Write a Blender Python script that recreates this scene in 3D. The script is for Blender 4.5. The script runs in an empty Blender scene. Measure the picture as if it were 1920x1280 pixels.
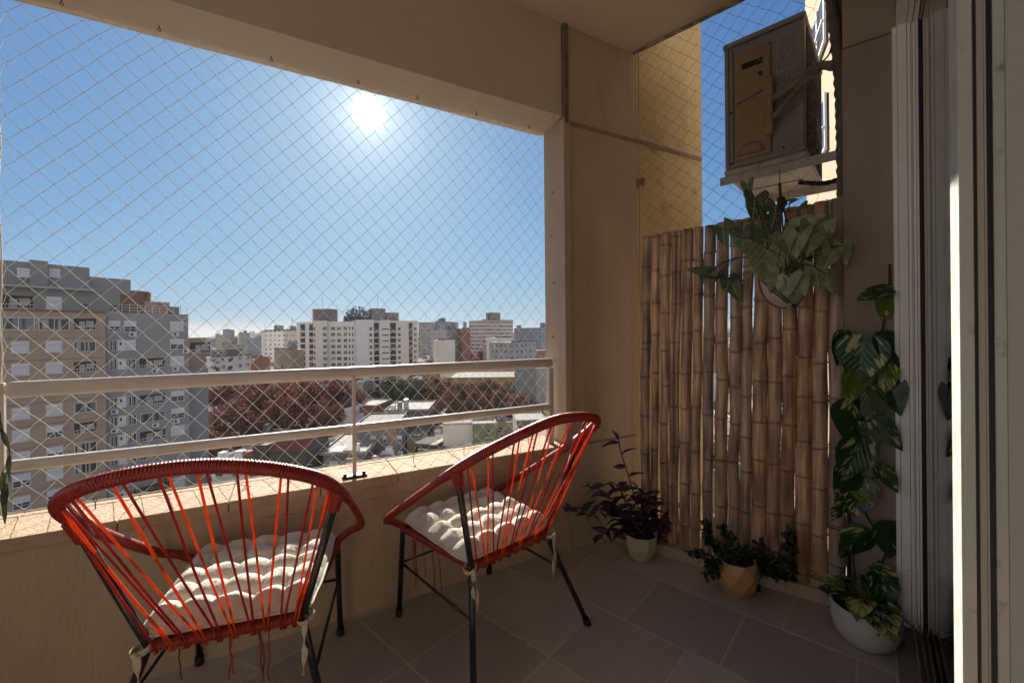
import bpy, math, random
from mathutils import Vector, Matrix, noise as mnoise
C = bpy.context.scene.collection
R = math.radians
random.seed(7)

# ---------------------------------------------------------------- camera
FPX, TH, H = 778.0, 0.009, 1.15          # focal length in photo pixels, roll, eye height above the balcony floor
cam_d = bpy.data.cameras.new('camera'); cam = bpy.data.objects.new('camera', cam_d); C.objects.link(cam)
cam_d.sensor_width = 36; cam_d.lens = FPX / 1920 * 36
cam_d.shift_y = -15 / 1920
cam_d.clip_start = 0.02; cam_d.clip_end = 12000
_r = Vector((math.cos(TH), 0, -math.sin(TH))); _u = Vector((math.sin(TH), 0, math.cos(TH)))
cam.matrix_world = Matrix(((_r.x, _u.x, 0, 0), (_r.y, _u.y, -1, 0), (_r.z, _u.z, 0, H), (0, 0, 0, 1)))
bpy.context.scene.camera = cam
EYE = Vector((0, 0, H))

def ray(px, py):
    a = (px - 960) / FPX; b = (625 - py) / FPX
    return Vector((a * math.cos(TH) + b * math.sin(TH), 1, -a * math.sin(TH) + b * math.cos(TH)))
def at(px, py, d): return EYE + ray(px, py) * d
def onz(px, py, z=0):
    d = ray(px, py); return EYE + d * ((z - H) / d.z)
def onpl(px, py, P, n):
    d = ray(px, py); return EYE + d * ((P - EYE).dot(n) / d.dot(n))

# ---------------------------------------------------------------- sky and sun
SUN = ray(692, 212).normalized()
sc = bpy.context.scene
w = bpy.data.worlds.new("World"); sc.world = w; w.use_nodes = True
nt = w.node_tree; nt.nodes.clear()
def N(tree, typ, **kw):
    n = tree.nodes.new(typ)
    for k, v in kw.items():
        if k.startswith('i_'): n.inputs[int(k[2:])].default_value = v
        else: setattr(n, k, v)
    return n
out = N(nt, 'ShaderNodeOutputWorld'); bg = N(nt, 'ShaderNodeBackground')
sky = N(nt, 'ShaderNodeTexSky', sky_type='NISHITA', sun_disc=False, altitude=20, air_density=1.0, dust_density=0.6, ozone_density=2.2)
sky.sun_elevation = math.asin(SUN.z); sky.sun_rotation = math.atan2(SUN.x, SUN.y)
bg.inputs[1].default_value = 0.105
EXPO = 1.25
def vm(op, a=None, vec=None, scale=None):
    n = N(nt, 'ShaderNodeVectorMath', operation=op)
    if a is not None: nt.links.new(a, n.inputs[0])
    if vec is not None: n.inputs[1].default_value = vec
    if scale is not None: n.inputs[3].default_value = scale
    return n
x0_ = vm('SCALE', sky.outputs[0], scale=.105)                       # compress the very bright sky round the sun, as the photograph's exposure did
den = vm('MULTIPLY', x0_.outputs[0], (1.45, 1.08, .95)); den2 = vm('ADD', den.outputs[0], (1.65, .93, .49))
dv = vm('DIVIDE', x0_.outputs[0]); nt.links.new(den2.outputs[0], dv.inputs[1])
sc2 = vm('SCALE', dv.outputs[0], scale=1/(.105*2**EXPO)); nt.links.new(sc2.outputs[0], bg.inputs[0])
# aureole: light scattered close round the sun, in the direction of the sun itself
tc = N(nt, 'ShaderNodeTexCoord'); dp = N(nt, 'ShaderNodeVectorMath', operation='DOT_PRODUCT'); dp.inputs[1].default_value = SUN
nt.links.new(tc.outputs['Generated'], dp.inputs[0])
ac = N(nt, 'ShaderNodeMath', operation='ARCCOSINE'); cl = N(nt, 'ShaderNodeMath', operation='MINIMUM', i_1=0.999999)
nt.links.new(dp.outputs['Value'], cl.inputs[0]); nt.links.new(cl.outputs[0], ac.inputs[0])
def lobe(width, strength, power):
    d = N(nt, 'ShaderNodeMath', operation='DIVIDE', i_1=R(width)); p = N(nt, 'ShaderNodeMath', operation='POWER', i_1=power)
    m = N(nt, 'ShaderNodeMath', operation='MULTIPLY', i_1=-1.0); e = N(nt, 'ShaderNodeMath', operation='EXPONENT')
    s = N(nt, 'ShaderNodeMath', operation='MULTIPLY', i_1=strength)
    for a, b in ((ac, d), (d, p), (p, m), (m, e), (e, s)): nt.links.new(a.outputs[0], b.inputs[0])
    return s
l1 = lobe(1.35, 3.2, 4.0); l2 = lobe(2.6, 0.36, 1.0); l3 = lobe(8.0, 0.05, 1.0)
# thin cream cloud lying on the horizon, left of the sun
sep = N(nt, 'ShaderNodeSeparateXYZ'); nt.links.new(tc.outputs['Generated'], sep.inputs[0])
cn = N(nt, 'ShaderNodeTexNoise'); cn.inputs['Scale'].default_value = 9; cmap = N(nt, 'ShaderNodeMapping'); cmap.inputs['Scale'].default_value = (1, 1, 14); nt.links.new(tc.outputs['Generated'], cmap.inputs[0]); nt.links.new(cmap.outputs[0], cn.inputs[0])
cz = N(nt, 'ShaderNodeMath', operation='MULTIPLY_ADD', i_1=.022, i_2=-.011); nt.links.new(cn.outputs[0], cz.inputs[0])
cz2 = N(nt, 'ShaderNodeMath', operation='ADD'); nt.links.new(sep.outputs[2], cz2.inputs[0]); nt.links.new(cz.outputs[0], cz2.inputs[1])
cf = N(nt, 'ShaderNodeMapRange'); cf.inputs[1].default_value = .032; cf.inputs[2].default_value = .016; cf.inputs[4].default_value = .75; nt.links.new(cz2.outputs[0], cf.inputs[0])
cx = N(nt, 'ShaderNodeMapRange'); cx.inputs[1].default_value = -.30; cx.inputs[2].default_value = -.52; nt.links.new(sep.outputs[0], cx.inputs[0])
cm = N(nt, 'ShaderNodeMath', operation='MULTIPLY'); nt.links.new(cf.outputs[0], cm.inputs[0]); nt.links.new(cx.outputs[0], cm.inputs[1])
cmx = N(nt, 'ShaderNodeMix', data_type='RGBA'); nt.links.new(cm.outputs[0], cmx.inputs[0]); nt.links.new(sc2.outputs[0], cmx.inputs[6])
cmx.inputs[7].default_value = (.80/(.105*2**EXPO), .72/(.105*2**EXPO), .62/(.105*2**EXPO), 1)
# unseen half of the sky behind the viewer, brightened and warmed to fill the facades
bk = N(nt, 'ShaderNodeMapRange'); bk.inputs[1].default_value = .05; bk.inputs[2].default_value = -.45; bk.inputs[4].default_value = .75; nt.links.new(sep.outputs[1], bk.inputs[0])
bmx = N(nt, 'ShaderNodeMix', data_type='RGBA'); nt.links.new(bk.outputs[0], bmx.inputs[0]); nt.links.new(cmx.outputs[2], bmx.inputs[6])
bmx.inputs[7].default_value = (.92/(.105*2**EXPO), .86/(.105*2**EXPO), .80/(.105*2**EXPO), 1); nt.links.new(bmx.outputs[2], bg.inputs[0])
a1 = N(nt, 'ShaderNodeMath', operation='ADD'); a2 = N(nt, 'ShaderNodeMath', operation='ADD')
nt.links.new(l1.outputs[0], a1.inputs[0]); nt.links.new(l2.outputs[0], a1.inputs[1])
nt.links.new(a1.outputs[0], a2.inputs[0]); nt.links.new(l3.outputs[0], a2.inputs[1])
bg2 = N(nt, 'ShaderNodeBackground'); bg2.inputs[0].default_value = (1, 0.97, 0.9, 1)
nt.links.new(a2.outputs[0], bg2.inputs[1])
ad = N(nt, 'ShaderNodeAddShader'); nt.links.new(bg.outputs[0], ad.inputs[0]); nt.links.new(bg2.outputs[0], ad.inputs[1])
nt.links.new(ad.outputs[0], out.inputs[0])

sl = bpy.data.lights.new('sun', 'SUN'); sl.energy = 5.0; sl.angle = R(0.5); sl.color = (1.0, 0.93, 0.82)
so = bpy.data.objects.new('sun', sl); C.objects.link(so); so.rotation_euler = SUN.to_track_quat('Z', 'Y').to_euler()

vs = sc.view_settings; vs.view_transform = 'Standard'; vs.look = 'None'; vs.exposure = EXPO; vs.gamma = 1; vs.use_curve_mapping = False
sc.cycles.max_bounces = 10; sc.cycles.diffuse_bounces = 5; sc.cycles.glossy_bounces = 4; sc.cycles.transmission_bounces = 6
sc.cycles.transparent_max_bounces = 12; sc.cycles.volume_bounces = 0
sc.cycles.use_denoising = True; sc.cycles.sample_clamp_indirect = 4.0
sc.cycles.use_adaptive_sampling = True; sc.cycles.adaptive_threshold = 0.02

# ---------------------------------------------------------------- materials
MATS = {}
def mat(name, col=(.5, .5, .5), rough=.6, col2=None, nscale=6.0, nlo=.35, nhi=.65, bump=0.0, bscale=40.0, metal=0.0,
        spec=.5, translucent=0.0, stretch=None, detail=5.0, stain=None, sscale=1.5, coords='Object', coat=0.0, sslo=.6, sshi=.8):
    if name in MATS: return MATS[name]
    m = bpy.data.materials.new(name); m.use_nodes = True; t = m.node_tree; t.nodes.clear(); L = t.links.new
    o = N(t, 'ShaderNodeOutputMaterial'); b = N(t, 'ShaderNodeBsdfPrincipled')
    b.inputs['Roughness'].default_value = rough; b.inputs['Metallic'].default_value = metal
    b.inputs['Specular IOR Level'].default_value = spec; b.inputs['Coat Weight'].default_value = coat
    tcn = N(t, 'ShaderNodeTexCoord'); src = tcn.outputs[coords]
    if stretch:
        mp = N(t, 'ShaderNodeMapping'); mp.inputs['Scale'].default_value = stretch; L(src, mp.inputs[0]); src = mp.outputs[0]
    c = (*col, 1)
    last = None
    if col2:
        nz = N(t, 'ShaderNodeTexNoise'); nz.inputs['Scale'].default_value = nscale; nz.inputs['Detail'].default_value = detail
        nz.inputs['Roughness'].default_value = .62
        L(src, nz.inputs['Vector'])
        mr = N(t, 'ShaderNodeMapRange'); mr.inputs[1].default_value = nlo; mr.inputs[2].default_value = nhi; L(nz.outputs[0], mr.inputs[0])
        mx = N(t, 'ShaderNodeMix', data_type='RGBA'); mx.inputs[6].default_value = c; mx.inputs[7].default_value = (*col2, 1)
        L(mr.outputs[0], mx.inputs[0]); last = mx.outputs[2]
    if stain:
        nz = N(t, 'ShaderNodeTexNoise'); nz.inputs['Scale'].default_value = sscale; nz.inputs['Detail'].default_value = 9
        nz.inputs['Roughness'].default_value = .7
        L(src, nz.inputs['Vector'])
        mr = N(t, 'ShaderNodeMapRange'); mr.inputs[1].default_value = sslo; mr.inputs[2].default_value = sshi; L(nz.outputs[0], mr.inputs[0])
        mx = N(t, 'ShaderNodeMix', data_type='RGBA'); mx.inputs[7].default_value = (*stain, 1)
        if last: L(last, mx.inputs[6])
        else: mx.inputs[6].default_value = c
        L(mr.outputs[0], mx.inputs[0]); last = mx.outputs[2]
    if last: L(last, b.inputs[0])
    else: b.inputs[0].default_value = c
    if bump:
        nb = N(t, 'ShaderNodeTexNoise'); nb.inputs['Scale'].default_value = bscale; nb.inputs['Detail'].default_value = 6
        L(src, nb.inputs['Vector']); bp = N(t, 'ShaderNodeBump'); bp.inputs['Strength'].default_value = bump; bp.inputs['Distance'].default_value = .01
        L(nb.outputs[0], bp.inputs['Height']); L(bp.outputs[0], b.inputs['Normal'])
    fin = b.outputs[0]
    if translucent:
        tr = N(t, 'ShaderNodeBsdfTranslucent'); ms = N(t, 'ShaderNodeMixShader', i_0=translucent)
        if last: L(last, tr.inputs[0])
        else: tr.inputs[0].default_value = c
        L(fin, ms.inputs[1]); L(tr.outputs[0], ms.inputs[2]); fin = ms.outputs[0]
    L(fin, o.inputs[0]); MATS[name] = m; return m
def glass_mat(name, col, rough=.03, alpha=.35):
    if name in MATS: return MATS[name]
    m = bpy.data.materials.new(name); m.use_nodes = True; t = m.node_tree; t.nodes.clear(); L = t.links.new
    o = N(t, 'ShaderNodeOutputMaterial'); g = N(t, 'ShaderNodeBsdfGlossy'); g.inputs['Roughness'].default_value = rough
    tr = N(t, 'ShaderNodeBsdfTransparent'); tr.inputs[0].default_value = (*col, 1)
    f = N(t, 'ShaderNodeFresnel'); f.inputs[0].default_value = 1.6; ms = N(t, 'ShaderNodeMixShader')
    L(f.outputs[0], ms.inputs[0]); L(tr.outputs[0], ms.inputs[1]); L(g.outputs[0], ms.inputs[2]); L(ms.outputs[0], o.inputs[0])
    MATS[name] = m; return m

# ---------------------------------------------------------------- mesh helpers
class MB:
    def __init__(s): s.v = []; s.f = []; s.m = []; s.sm = []; s.uv = {}
    def add(s, vs, fs, mi=0, smooth=False, uvs=None):
        o = len(s.v); s.v += [tuple(p) for p in vs]
        for k, f in enumerate(fs):
            if uvs: s.uv[len(s.f)] = uvs[k]
            s.f.append(tuple(i + o for i in f)); s.m.append(mi); s.sm.append(smooth)
        return s
    def box(s, x0, y0, z0, x1, y1, z1, mi=0, M=None):
        vs = [Vector(p) for p in ((x0,y0,z0),(x1,y0,z0),(x1,y1,z0),(x0,y1,z0),(x0,y0,z1),(x1,y0,z1),(x1,y1,z1),(x0,y1,z1))]
        if M: vs = [M @ p for p in vs]
        return s.add(vs, [(0,3,2,1),(4,5,6,7),(0,1,5,4),(1,2,6,5),(2,3,7,6),(3,0,4,7)], mi)
    def prism(s, pts, z0, z1, mi=0):
        n = len(pts); a = sum(pts[i][0]*pts[(i+1)%n][1]-pts[(i+1)%n][0]*pts[i][1] for i in range(n))
        if a < 0: pts = pts[::-1]
        vs = [(p[0], p[1], z0) for p in pts] + [(p[0], p[1], z1) for p in pts]
        fs = [tuple(range(n))[::-1], tuple(range(n, 2*n))] + [(i, (i+1)%n, n+(i+1)%n, n+i) for i in range(n)]
        return s.add(vs, fs, mi)
    def tube(s, path, rad, sides=8, mi=0, closed=False, smooth=True, flat=1.0, cap=True, up=None):
        P = [Vector(p) for p in path]; n = len(P)
        rf = rad if callable(rad) else (lambda i: rad if not isinstance(rad, (list, tuple)) else rad[i])
        T = []
        for i in range(n):
            a = P[i-1] if (i > 0 or closed) else P[0]; b = P[(i+1) % n] if (i < n-1 or closed) else P[-1]
            d = (b - a); T.append(d.normalized() if d.length > 1e-9 else Vector((0,0,1)))
        ref = Vector(up) if up else (Vector((0,0,1)) if abs(T[0].z) < .9 else Vector((1,0,0)))
        nr = (ref - T[0]*ref.dot(T[0])).normalized(); vs = []
        for i in range(n):
            nr = (nr - T[i]*nr.dot(T[i])); nr = nr.normalized() if nr.length > 1e-6 else Vector((1,0,0)); bn = T[i].cross(nr)
            r = rf(i)
            for k in range(sides):
                an = 2*math.pi*k/sides; vs.append(P[i] + nr*(math.cos(an)*r) + bn*(math.sin(an)*r*flat))
        fs = []
        for i in range(n if closed else n-1):
            j = (i+1) % n
            for k in range(sides):
                k2 = (k+1) % sides; fs.append((i*sides+k, i*sides+k2, j*sides+k2, j*sides+k))
        if cap and not closed:
            fs.append(tuple(range(sides))[::-1]); fs.append(tuple((n-1)*sides+k for k in range(sides)))
        return s.add(vs, fs, mi, smooth)
    def lathe(s, prof, sides=32, c=(0,0,0), mi=0, smooth=True, radf=None):
        vs = []; n = len(prof)
        for (r, z) in prof:
            for k in range(sides):
                an = 2*math.pi*k/sides; rr = r * (radf(an, z) if radf else 1)
                vs.append((c[0]+rr*math.cos(an), c[1]+rr*math.sin(an), c[2]+z))
        fs = [(i*sides+k, i*sides+(k+1)%sides, (i+1)*sides+(k+1)%sides, (i+1)*sides+k) for i in range(n-1) for k in range(sides)]
        return s.add(vs, fs, mi, smooth)
    def build(s, name, mats, parent=None, loc=None, rotz=None):
        me = bpy.data.meshes.new(name); me.from_pydata(s.v, [], s.f)
        for m in (mats if isinstance(mats, (list, tuple)) else [mats]): me.materials.append(m)
        me.polygons.foreach_set('material_index', s.m); me.polygons.foreach_set('use_smooth', s.sm)
        if s.uv:
            ul = me.uv_layers.new(name='leaf')
            for fi, uvs in s.uv.items():
                for k, li in enumerate(me.polygons[fi].loop_indices): ul.data[li].uv = uvs[k]
        me.update(); o = bpy.data.objects.new(name, me); C.objects.link(o)
        if parent: o.parent = parent
        if loc is not None: o.location = loc
        if rotz is not None: o.rotation_euler = (0, 0, rotz)
        return o
def tag(o, label=None, cat=None, group=None, kind=None):
    if label: o['label'] = label
    if cat: o['category'] = cat
    if group: o['group'] = group
    if kind: o['kind'] = kind
    return o
def empty(name, loc=(0,0,0), rotz=0, label=None, cat=None, group=None, kind=None):
    o = bpy.data.objects.new(name, None); C.objects.link(o); o.location = loc; o.rotation_euler = (0,0,rotz); o.empty_display_size = .1
    return tag(o, label, cat, group, kind)
def bevel(o, w=.004, seg=2):
    m = o.modifiers.new('bevel', 'BEVEL'); m.width = w; m.segments = seg; m.limit_method = 'ANGLE'; return o
def crv(pts, n=8, closed=False):
    P = [Vector(p) for p in pts]
    P = [P[0]*2-P[1]] + P + [P[-1]*2-P[-2]]; o = []
    for i in range(1, len(P)-2):
        for k in range(n):
            t = k/n
            o.append(.5*((2*P[i])+(-P[i-1]+P[i+1])*t+(2*P[i-1]-5*P[i]+4*P[i+1]-P[i+2])*t*t+(-P[i-1]+3*P[i]-3*P[i+1]+P[i+2])*t**3))
    o.append(P[-2]); return o
def resample(path, step):
    P = [Vector(p) for p in path]; L = [0]
    for a, b in zip(P, P[1:]): L.append(L[-1] + (b-a).length)
    n = max(2, int(L[-1]/step)); o = []; j = 0
    for i in range(n+1):
        d = L[-1]*i/n
        while j < len(L)-2 and L[j+1] < d: j += 1
        t = (d-L[j])/max(1e-9, L[j+1]-L[j]); o.append(P[j].lerp(P[j+1], min(1, max(0, t))))
    return o

# ---------------------------------------------------------------- the balcony's own lines
Q = Vector((.289, 2.22, 0)); dA = Vector((math.sin(R(61.5)), math.cos(R(61.5)), 0)); nA = Vector((-dA.y, dA.x, 0))
def A(t, n=0.0, z=0.0): return Q + dA*t + nA*n + Vector((0, 0, z))          # along / out of the front wall
eS = Vector((.656, .755, 0)); eQ = Vector((.755, -.656, 0))
def S(s, q, z=0.0): return eS*s + eQ*q + Vector((0, 0, z))                   # along / into the sliding-door wall
Kp = Vector((.798, 2.117, 0)); dK = Vector((.806, -.592, 0)); nK = Vector((.592, .806, 0))
def K(t, n=0.0, z=0.0): return Kp + dK*t + nK*n + Vector((0, 0, z))          # along / out of the low kerb under the bamboo
Wp = Vector((.756, 2.45, 0)); dW = Vector((.736, -.677, 0)); nW = Vector((.677, .736, 0))
def W(t, n=0.0, z=0.0): return Wp + dW*t + nW*n + Vector((0, 0, z))          # along / out of the side opening
CEIL = 2.80

plaster = mat('beige_plaster', (.53, .41, .30), .85, (.455, .345, .25), 2.2, bump=.55, bscale=75, stain=(.36, .26, .175), sscale=2.6, sslo=.56, sshi=.80, stretch=(1.2, 1.2, .5))
plaster_out = mat('skylit_weathered_plaster', (.66, .49, .25), .9, (.55, .40, .20), 3.5, bump=.5, bscale=45, stain=(.22, .17, .09), sscale=5, sslo=.58, sshi=.78)  # continues the inner wall; open sky light put into the lighter colour, stains are weather
ceilm = mat('ceiling_paint', (.58, .485, .385), .9, (.52, .43, .34), 1.2, bump=.12, bscale=80, stain=(.30, .24, .18), sscale=3, sslo=.66, sshi=.85)
sillm = mat('sill_stone', (.50, .36, .235), .85, (.40, .28, .175), 14, bump=.5, bscale=90, stain=(.26, .18, .12), sscale=12, sslo=.6, sshi=.8)
groove = mat('joint_shadow_paint', (.16, .11, .08), .9, (.22, .15, .10), 20)
railm = mat('cream_rail_paint', (.66, .62, .56), .42, (.60, .56, .50), 9, bump=.05, bscale=60, spec=.5)
white = mat('white_frame_paint', (.90, .88, .83), .5, (.85, .83, .78), 5, bump=.05, bscale=30, stain=(.34, .31, .25), sscale=10, sslo=.66, sshi=.8)
dark = mat('dark_gasket', (.012, .011, .012), .6)
steel = mat('rusty_hook_steel', (.10, .06, .04), .6, (.03, .02, .018), 60, metal=.5)

# floor: square tiles laid 42 degrees to the camera, over grout
e1 = Vector((.669, .743, 0)); e2 = Vector((.743, -.669, 0)); TS = .352
gm = mat('floor_grout', (.54, .475, .40), .9, (.12, .10, .085), 5, nlo=.64, nhi=.70)
tilem = bpy.data.materials.new('floor_tile'); tilem.use_nodes = True
def tile_nodes():
    t = tilem.node_tree; t.nodes.clear(); L = t.links.new
    o = N(t, 'ShaderNodeOutputMaterial'); b = N(t, 'ShaderNodeBsdfPrincipled'); L(b.outputs[0], o.inputs[0])
    at_ = N(t, 'ShaderNodeAttribute', attribute_name='tone'); tcn = N(t, 'ShaderNodeTexCoord')
    n1 = N(t, 'ShaderNodeTexNoise'); n1.inputs['Scale'].default_value = 9; n1.inputs['Detail'].default_value = 8; L(tcn.outputs['Object'], n1.inputs[0])
    ad_ = N(t, 'ShaderNodeMath', operation='ADD'); L(n1.outputs[0], ad_.inputs[0]); L(at_.outputs['Fac'], ad_.inputs[1])
    mr = N(t, 'ShaderNodeMapRange'); mr.inputs[1].default_value = .5; mr.inputs[2].default_value = 1.4; L(ad_.outputs[0], mr.inputs[0])
    mx = N(t, 'ShaderNodeMix', data_type='RGBA'); mx.inputs[6].default_value = (.36, .31, .28, 1); mx.inputs[7].default_value = (.48, .415, .375, 1)
    L(mr.outputs[0], mx.inputs[0]); L(mx.outputs[2], b.inputs[0])
    n2 = N(t, 'ShaderNodeTexNoise'); n2.inputs['Scale'].default_value = 4; n2.inputs['Detail'].default_value = 10; L(tcn.outputs['Object'], n2.inputs[0])
    m2 = N(t, 'ShaderNodeMapRange'); m2.inputs[3].default_value = .30; m2.inputs[4].default_value = .62; L(n2.outputs[0], m2.inputs[0]); L(m2.outputs[0], b.inputs['Roughness'])
    n3 = N(t, 'ShaderNodeTexNoise'); n3.inputs['Scale'].default_value = 140; L(tcn.outputs['Object'], n3.inputs[0])
    bp = N(t, 'ShaderNodeBump'); bp.inputs['Strength'].default_value = .12; bp.inputs['Distance'].default_value = .004; L(n3.outputs[0], bp.inputs['Height']); L(bp.outputs[0], b.inputs['Normal'])
tile_nodes()
floor_poly = [A(-3.4, .05), A(.3, .05), W(.0, .05), K(.85, .05), S(2.19, .07), S(-2.6, .07), A(-3.4, -2.2)]
fb = MB(); fb.prism([(p.x, p.y) for p in floor_poly], -.14, -.0012, 0)
fl = tag(fb.build('balcony_floor', gm), 'grout and slab under the balcony floor tiles', kind='structure')
def inside(x, y, poly):
    c = False; n = len(poly)
    for i in range(n):
        a, b = poly[i], poly[(i+1) % n]
        if (a.y > y) != (b.y > y) and x < (b.x-a.x)*(y-a.y)/(b.y-a.y)+a.x: c = not c
    return c
tb = MB(); tones = []
for i in range(-12, 12):
    shift = 0.0 if i < 0 else (.32 if i % 2 == 0 else .68)*TS
    for j in range(-14, 14):
        u0 = 1.530 + i*TS; v0 = -.545 + j*TS + shift
        g = .0030 if random.random() > .25 else .0042
        P = [e1*u + e2*v for u, v in ((u0+g, v0+g), (u0+g, v0+TS-g), (u0+TS-g, v0+TS-g), (u0+TS-g, v0+g))]
        cen = (P[0]+P[2])/2
        if not (inside(cen.x, cen.y, [A(-3.4, .12), A(.38, .12), W(-.05, .15), K(.9, .15), S(2.3, .2), S(-2.8, .2), A(-3.6, -2.4)])): continue
        # clip to the floor outline by pulling corners in to the walls
        def clampP(p):
            d = (p - Q).dot(nA)
            if d > .0: p = p - nA*d
            d = (p - Kp).dot(nK)
            if d > -.001: p = p - nK*(d+.001)
            d = p.dot(eQ)
            if d > .05: p = p - eQ*(d-.05)
            return p
        P = [clampP(p) for p in P]; z = random.uniform(-.0004, .0006)
        if (P[0]-P[2]).length < .05: continue
        b = .003; cen = sum(P, Vector())/4
        I = [p + (cen-p).normalized()*b for p in P]
        vs = [(p.x, p.y, -.004) for p in P] + [(p.x, p.y, z-.0008) for p in P] + [(p.x, p.y, z) for p in I]
        tb.add(vs, [(0,1,5,4)[::-1],(1,2,6,5)[::-1],(2,3,7,6)[::-1],(3,0,4,7)[::-1],(4,5,9,8)[::-1],(5,6,10,9)[::-1],(6,7,11,10)[::-1],(7,4,8,11)[::-1],(8,9,10,11)[::-1]])
        tones += [random.uniform(0, .9)]*12
tob = tb.build('floor_tiles', tilem); tag(tob, 'matt brown grey ceramic tiles laid diagonally over the balcony floor', kind='structure')
tn = tob.data.attributes.new('tone', 'FLOAT', 'POINT')
tn.data.foreach_set('value', tones)

# front parapet wall with its stone sill
P_IN, P_OUT = 0.0, .225
pw = empty('parapet_wall', A(-1.2, .1), 0, 'low beige plastered parapet under the cream railing', 'wall')
def child(b, name, m, par, **k):
    o = b.build(name, m); o.parent = par; o.matrix_parent_inverse = par.matrix_basis.inverted()
    return tag(o, **k) if k else o
b = MB(); b.prism([tuple(A(-3.3, 0)[:2]), tuple(A(-.0, 0)[:2]), tuple(A(-.02, .21)[:2]), tuple(A(-3.3, .21)[:2])], -3, .512); child(b, 'wall_body', plaster, pw)
b = MB(); nseg = 11
for i in range(nseg):
    t0 = -3.3 + i*.3; t1 = t0 + .2975
    if i == nseg-1: t1 = -.004
    b.prism([tuple(A(t0, -.018)[:2]), tuple(A(t1, -.018)[:2]), tuple(A(t1, .226)[:2]), tuple(A(t0, .226)[:2])], .515, .556 + random.uniform(-.0008, .0008))
so_ = child(b, 'sill', sillm, pw); bevel(so_, .003)

# hairline cracks in the plaster under the sill
b = MB(); rnc = random.Random(14)
for t0, z0, n_ in ((-1.42, .462, 26), (-.75, .478, 14)):
    pts = [A(t0 + .03*k, -.0002, z0 + .012*mnoise.noise(Vector((k*.31, t0*9, 0))) + .0025*rnc.uniform(-1, 1)) for k in range(n_)]
    b.tube(pts, lambda i: .0006*(.4+rnc.random()), 4)
child(b, 'crack', mat('crack_dark', (.07, .045, .03), .95), pw)

# corner wall that runs on out past the slab edge, with its painted joints
cw = empty('corner_wall', A(.5, .1), 0, 'tall beige wall right of the netted opening, crossed by two joints', 'wall')
b = MB(); b.prism([tuple(A(0, 0)[:2]), tuple(A(.521, 0)[:2]), tuple(A(.521, .2)[:2]), tuple((A(0, .2)+dA*-.0+Vector((-.0,0,0)))[:2])], -3, CEIL-.002)
child(b, 'inner_face', plaster, cw)
b = MB(); b.prism([tuple(p[:2]) for p in (A(.5235, 0), A(1.11, -.004), A(1.11, .2), A(.5235, .2))], -3, 7); child(b, 'outer_face', plaster_out, cw)
b = MB()   # reveal of the opening
b.prism([tuple(p[:2]) for p in (A(-.012, -.012), A(.03, -.012), A(.03, -.001), A(-.003, -.001), A(.02+.035, .225), A(-.012+.035, .225))], .558, 2.30)
bevel(child(b, 'reveal', plaster, cw), .002)
b = MB()
b.box(0, 0, 0, .5, .004, .022, M=Matrix.Translation(A(.03, -.004, 2.268)) @ Matrix.Rotation(math.atan2(dA.y, dA.x), 4, 'Z') @ Matrix.Rotation(-.012, 4, 'Y'))
b.box(0, 0, 0, .58, .004, .024, M=Matrix.Translation(A(.5245, -.009, 2.274)) @ Matrix.Rotation(math.atan2(dA.y, dA.x), 4, 'Z'))
b.box(0, 0, 0, .47, .005, .012, M=Matrix.Translation(A(.03, -.005, .538)) @ Matrix.Rotation(math.atan2(dA.y, dA.x), 4, 'Z'))
child(b, 'joint', mat('joint_paint', (.24, .16, .11), .85, (.33, .23, .15), 25), cw)
b = MB(); b.box(0, 0, 0, .026, .004, .54, M=Matrix.Translation(A(-.006, -.0135, 2.268)) @ Matrix.Rotation(math.atan2(dA.y, dA.x), 4, 'Z')); child(b, 'expansion_gap', groove, cw)
b = MB(); b.box(0, 0, 0, .012, .014, .546, M=Matrix.Translation(A(.018, -.013, 0.0)) @ Matrix.Rotation(math.atan2(dA.y, dA.x), 4, 'Z')); child(b, 'corner_bead', plaster, cw)

# beam over the opening, ceiling slab
bm_ = empty('ceiling_beam', A(-1.5, .1, 2.3), 0, 'deep beige beam over the netted opening', 'beam')
b = MB(); b.prism([tuple(p[:2]) for p in (A(-3.3, 0), A(-.014, 0), A(.02, .24), A(-3.3, .24))], 2.305, CEIL-.002); child(b, 'beam_body', ceilm, bm_)
cs = empty('balcony_ceiling', (0, 0, CEIL), 0, 'pale brown painted ceiling slab over the balcony', 'ceiling')
ceil_poly = [A(-3.6, .26), A(.0, .26), A(.516, 0.24), A(.516, 0), W(.6, 0), W(1.35, 0), S(2.6, 1.2), S(-3, 1.2), A(-3.6, -3)]
b = MB(); b.prism([tuple(p[:2]) for p in ceil_poly], CEIL, CEIL+.2); child(b, 'slab', ceilm, cs)
b = MB()
pts = [W(-.02, -.025), W(1.3, -.025), W(1.3, -.002), W(-.02, -.002)]
b.prism([tuple(p[:2]) for p in pts], CEIL-.008, CEIL-.001); child(b, 'drip_edge', mat('flaking_edge', (.20, .15, .11), .9, (.42, .32, .22), 18, nlo=.45, nhi=.55, bump=.6, bscale=60), cs)

# left end wall of the opening and the enclosing walls behind the camera
lw = empty('left_wall', A(-2.9, -.6), 0, 'beige end wall of the balcony left of the netted opening', 'wall')
b = MB(); b.prism([tuple(p[:2]) for p in (A(-3.3, -.0), A(-2.16, -.0), A(-2.16, .225), A(-3.3, .225))], .557, 2.303)
child(b, 'wall_body', plaster, lw)
b = MB(); b.prism([tuple(p[:2]) for p in (A(-3.3, -.002), A(-3.1, -.002), A(-3.1, -2.2), A(-3.3, -2.2))], -.1, .9); child(b, 'wall_return', plaster, lw)  # unseen return, cut low so open sky lights the floor and right walls

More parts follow.
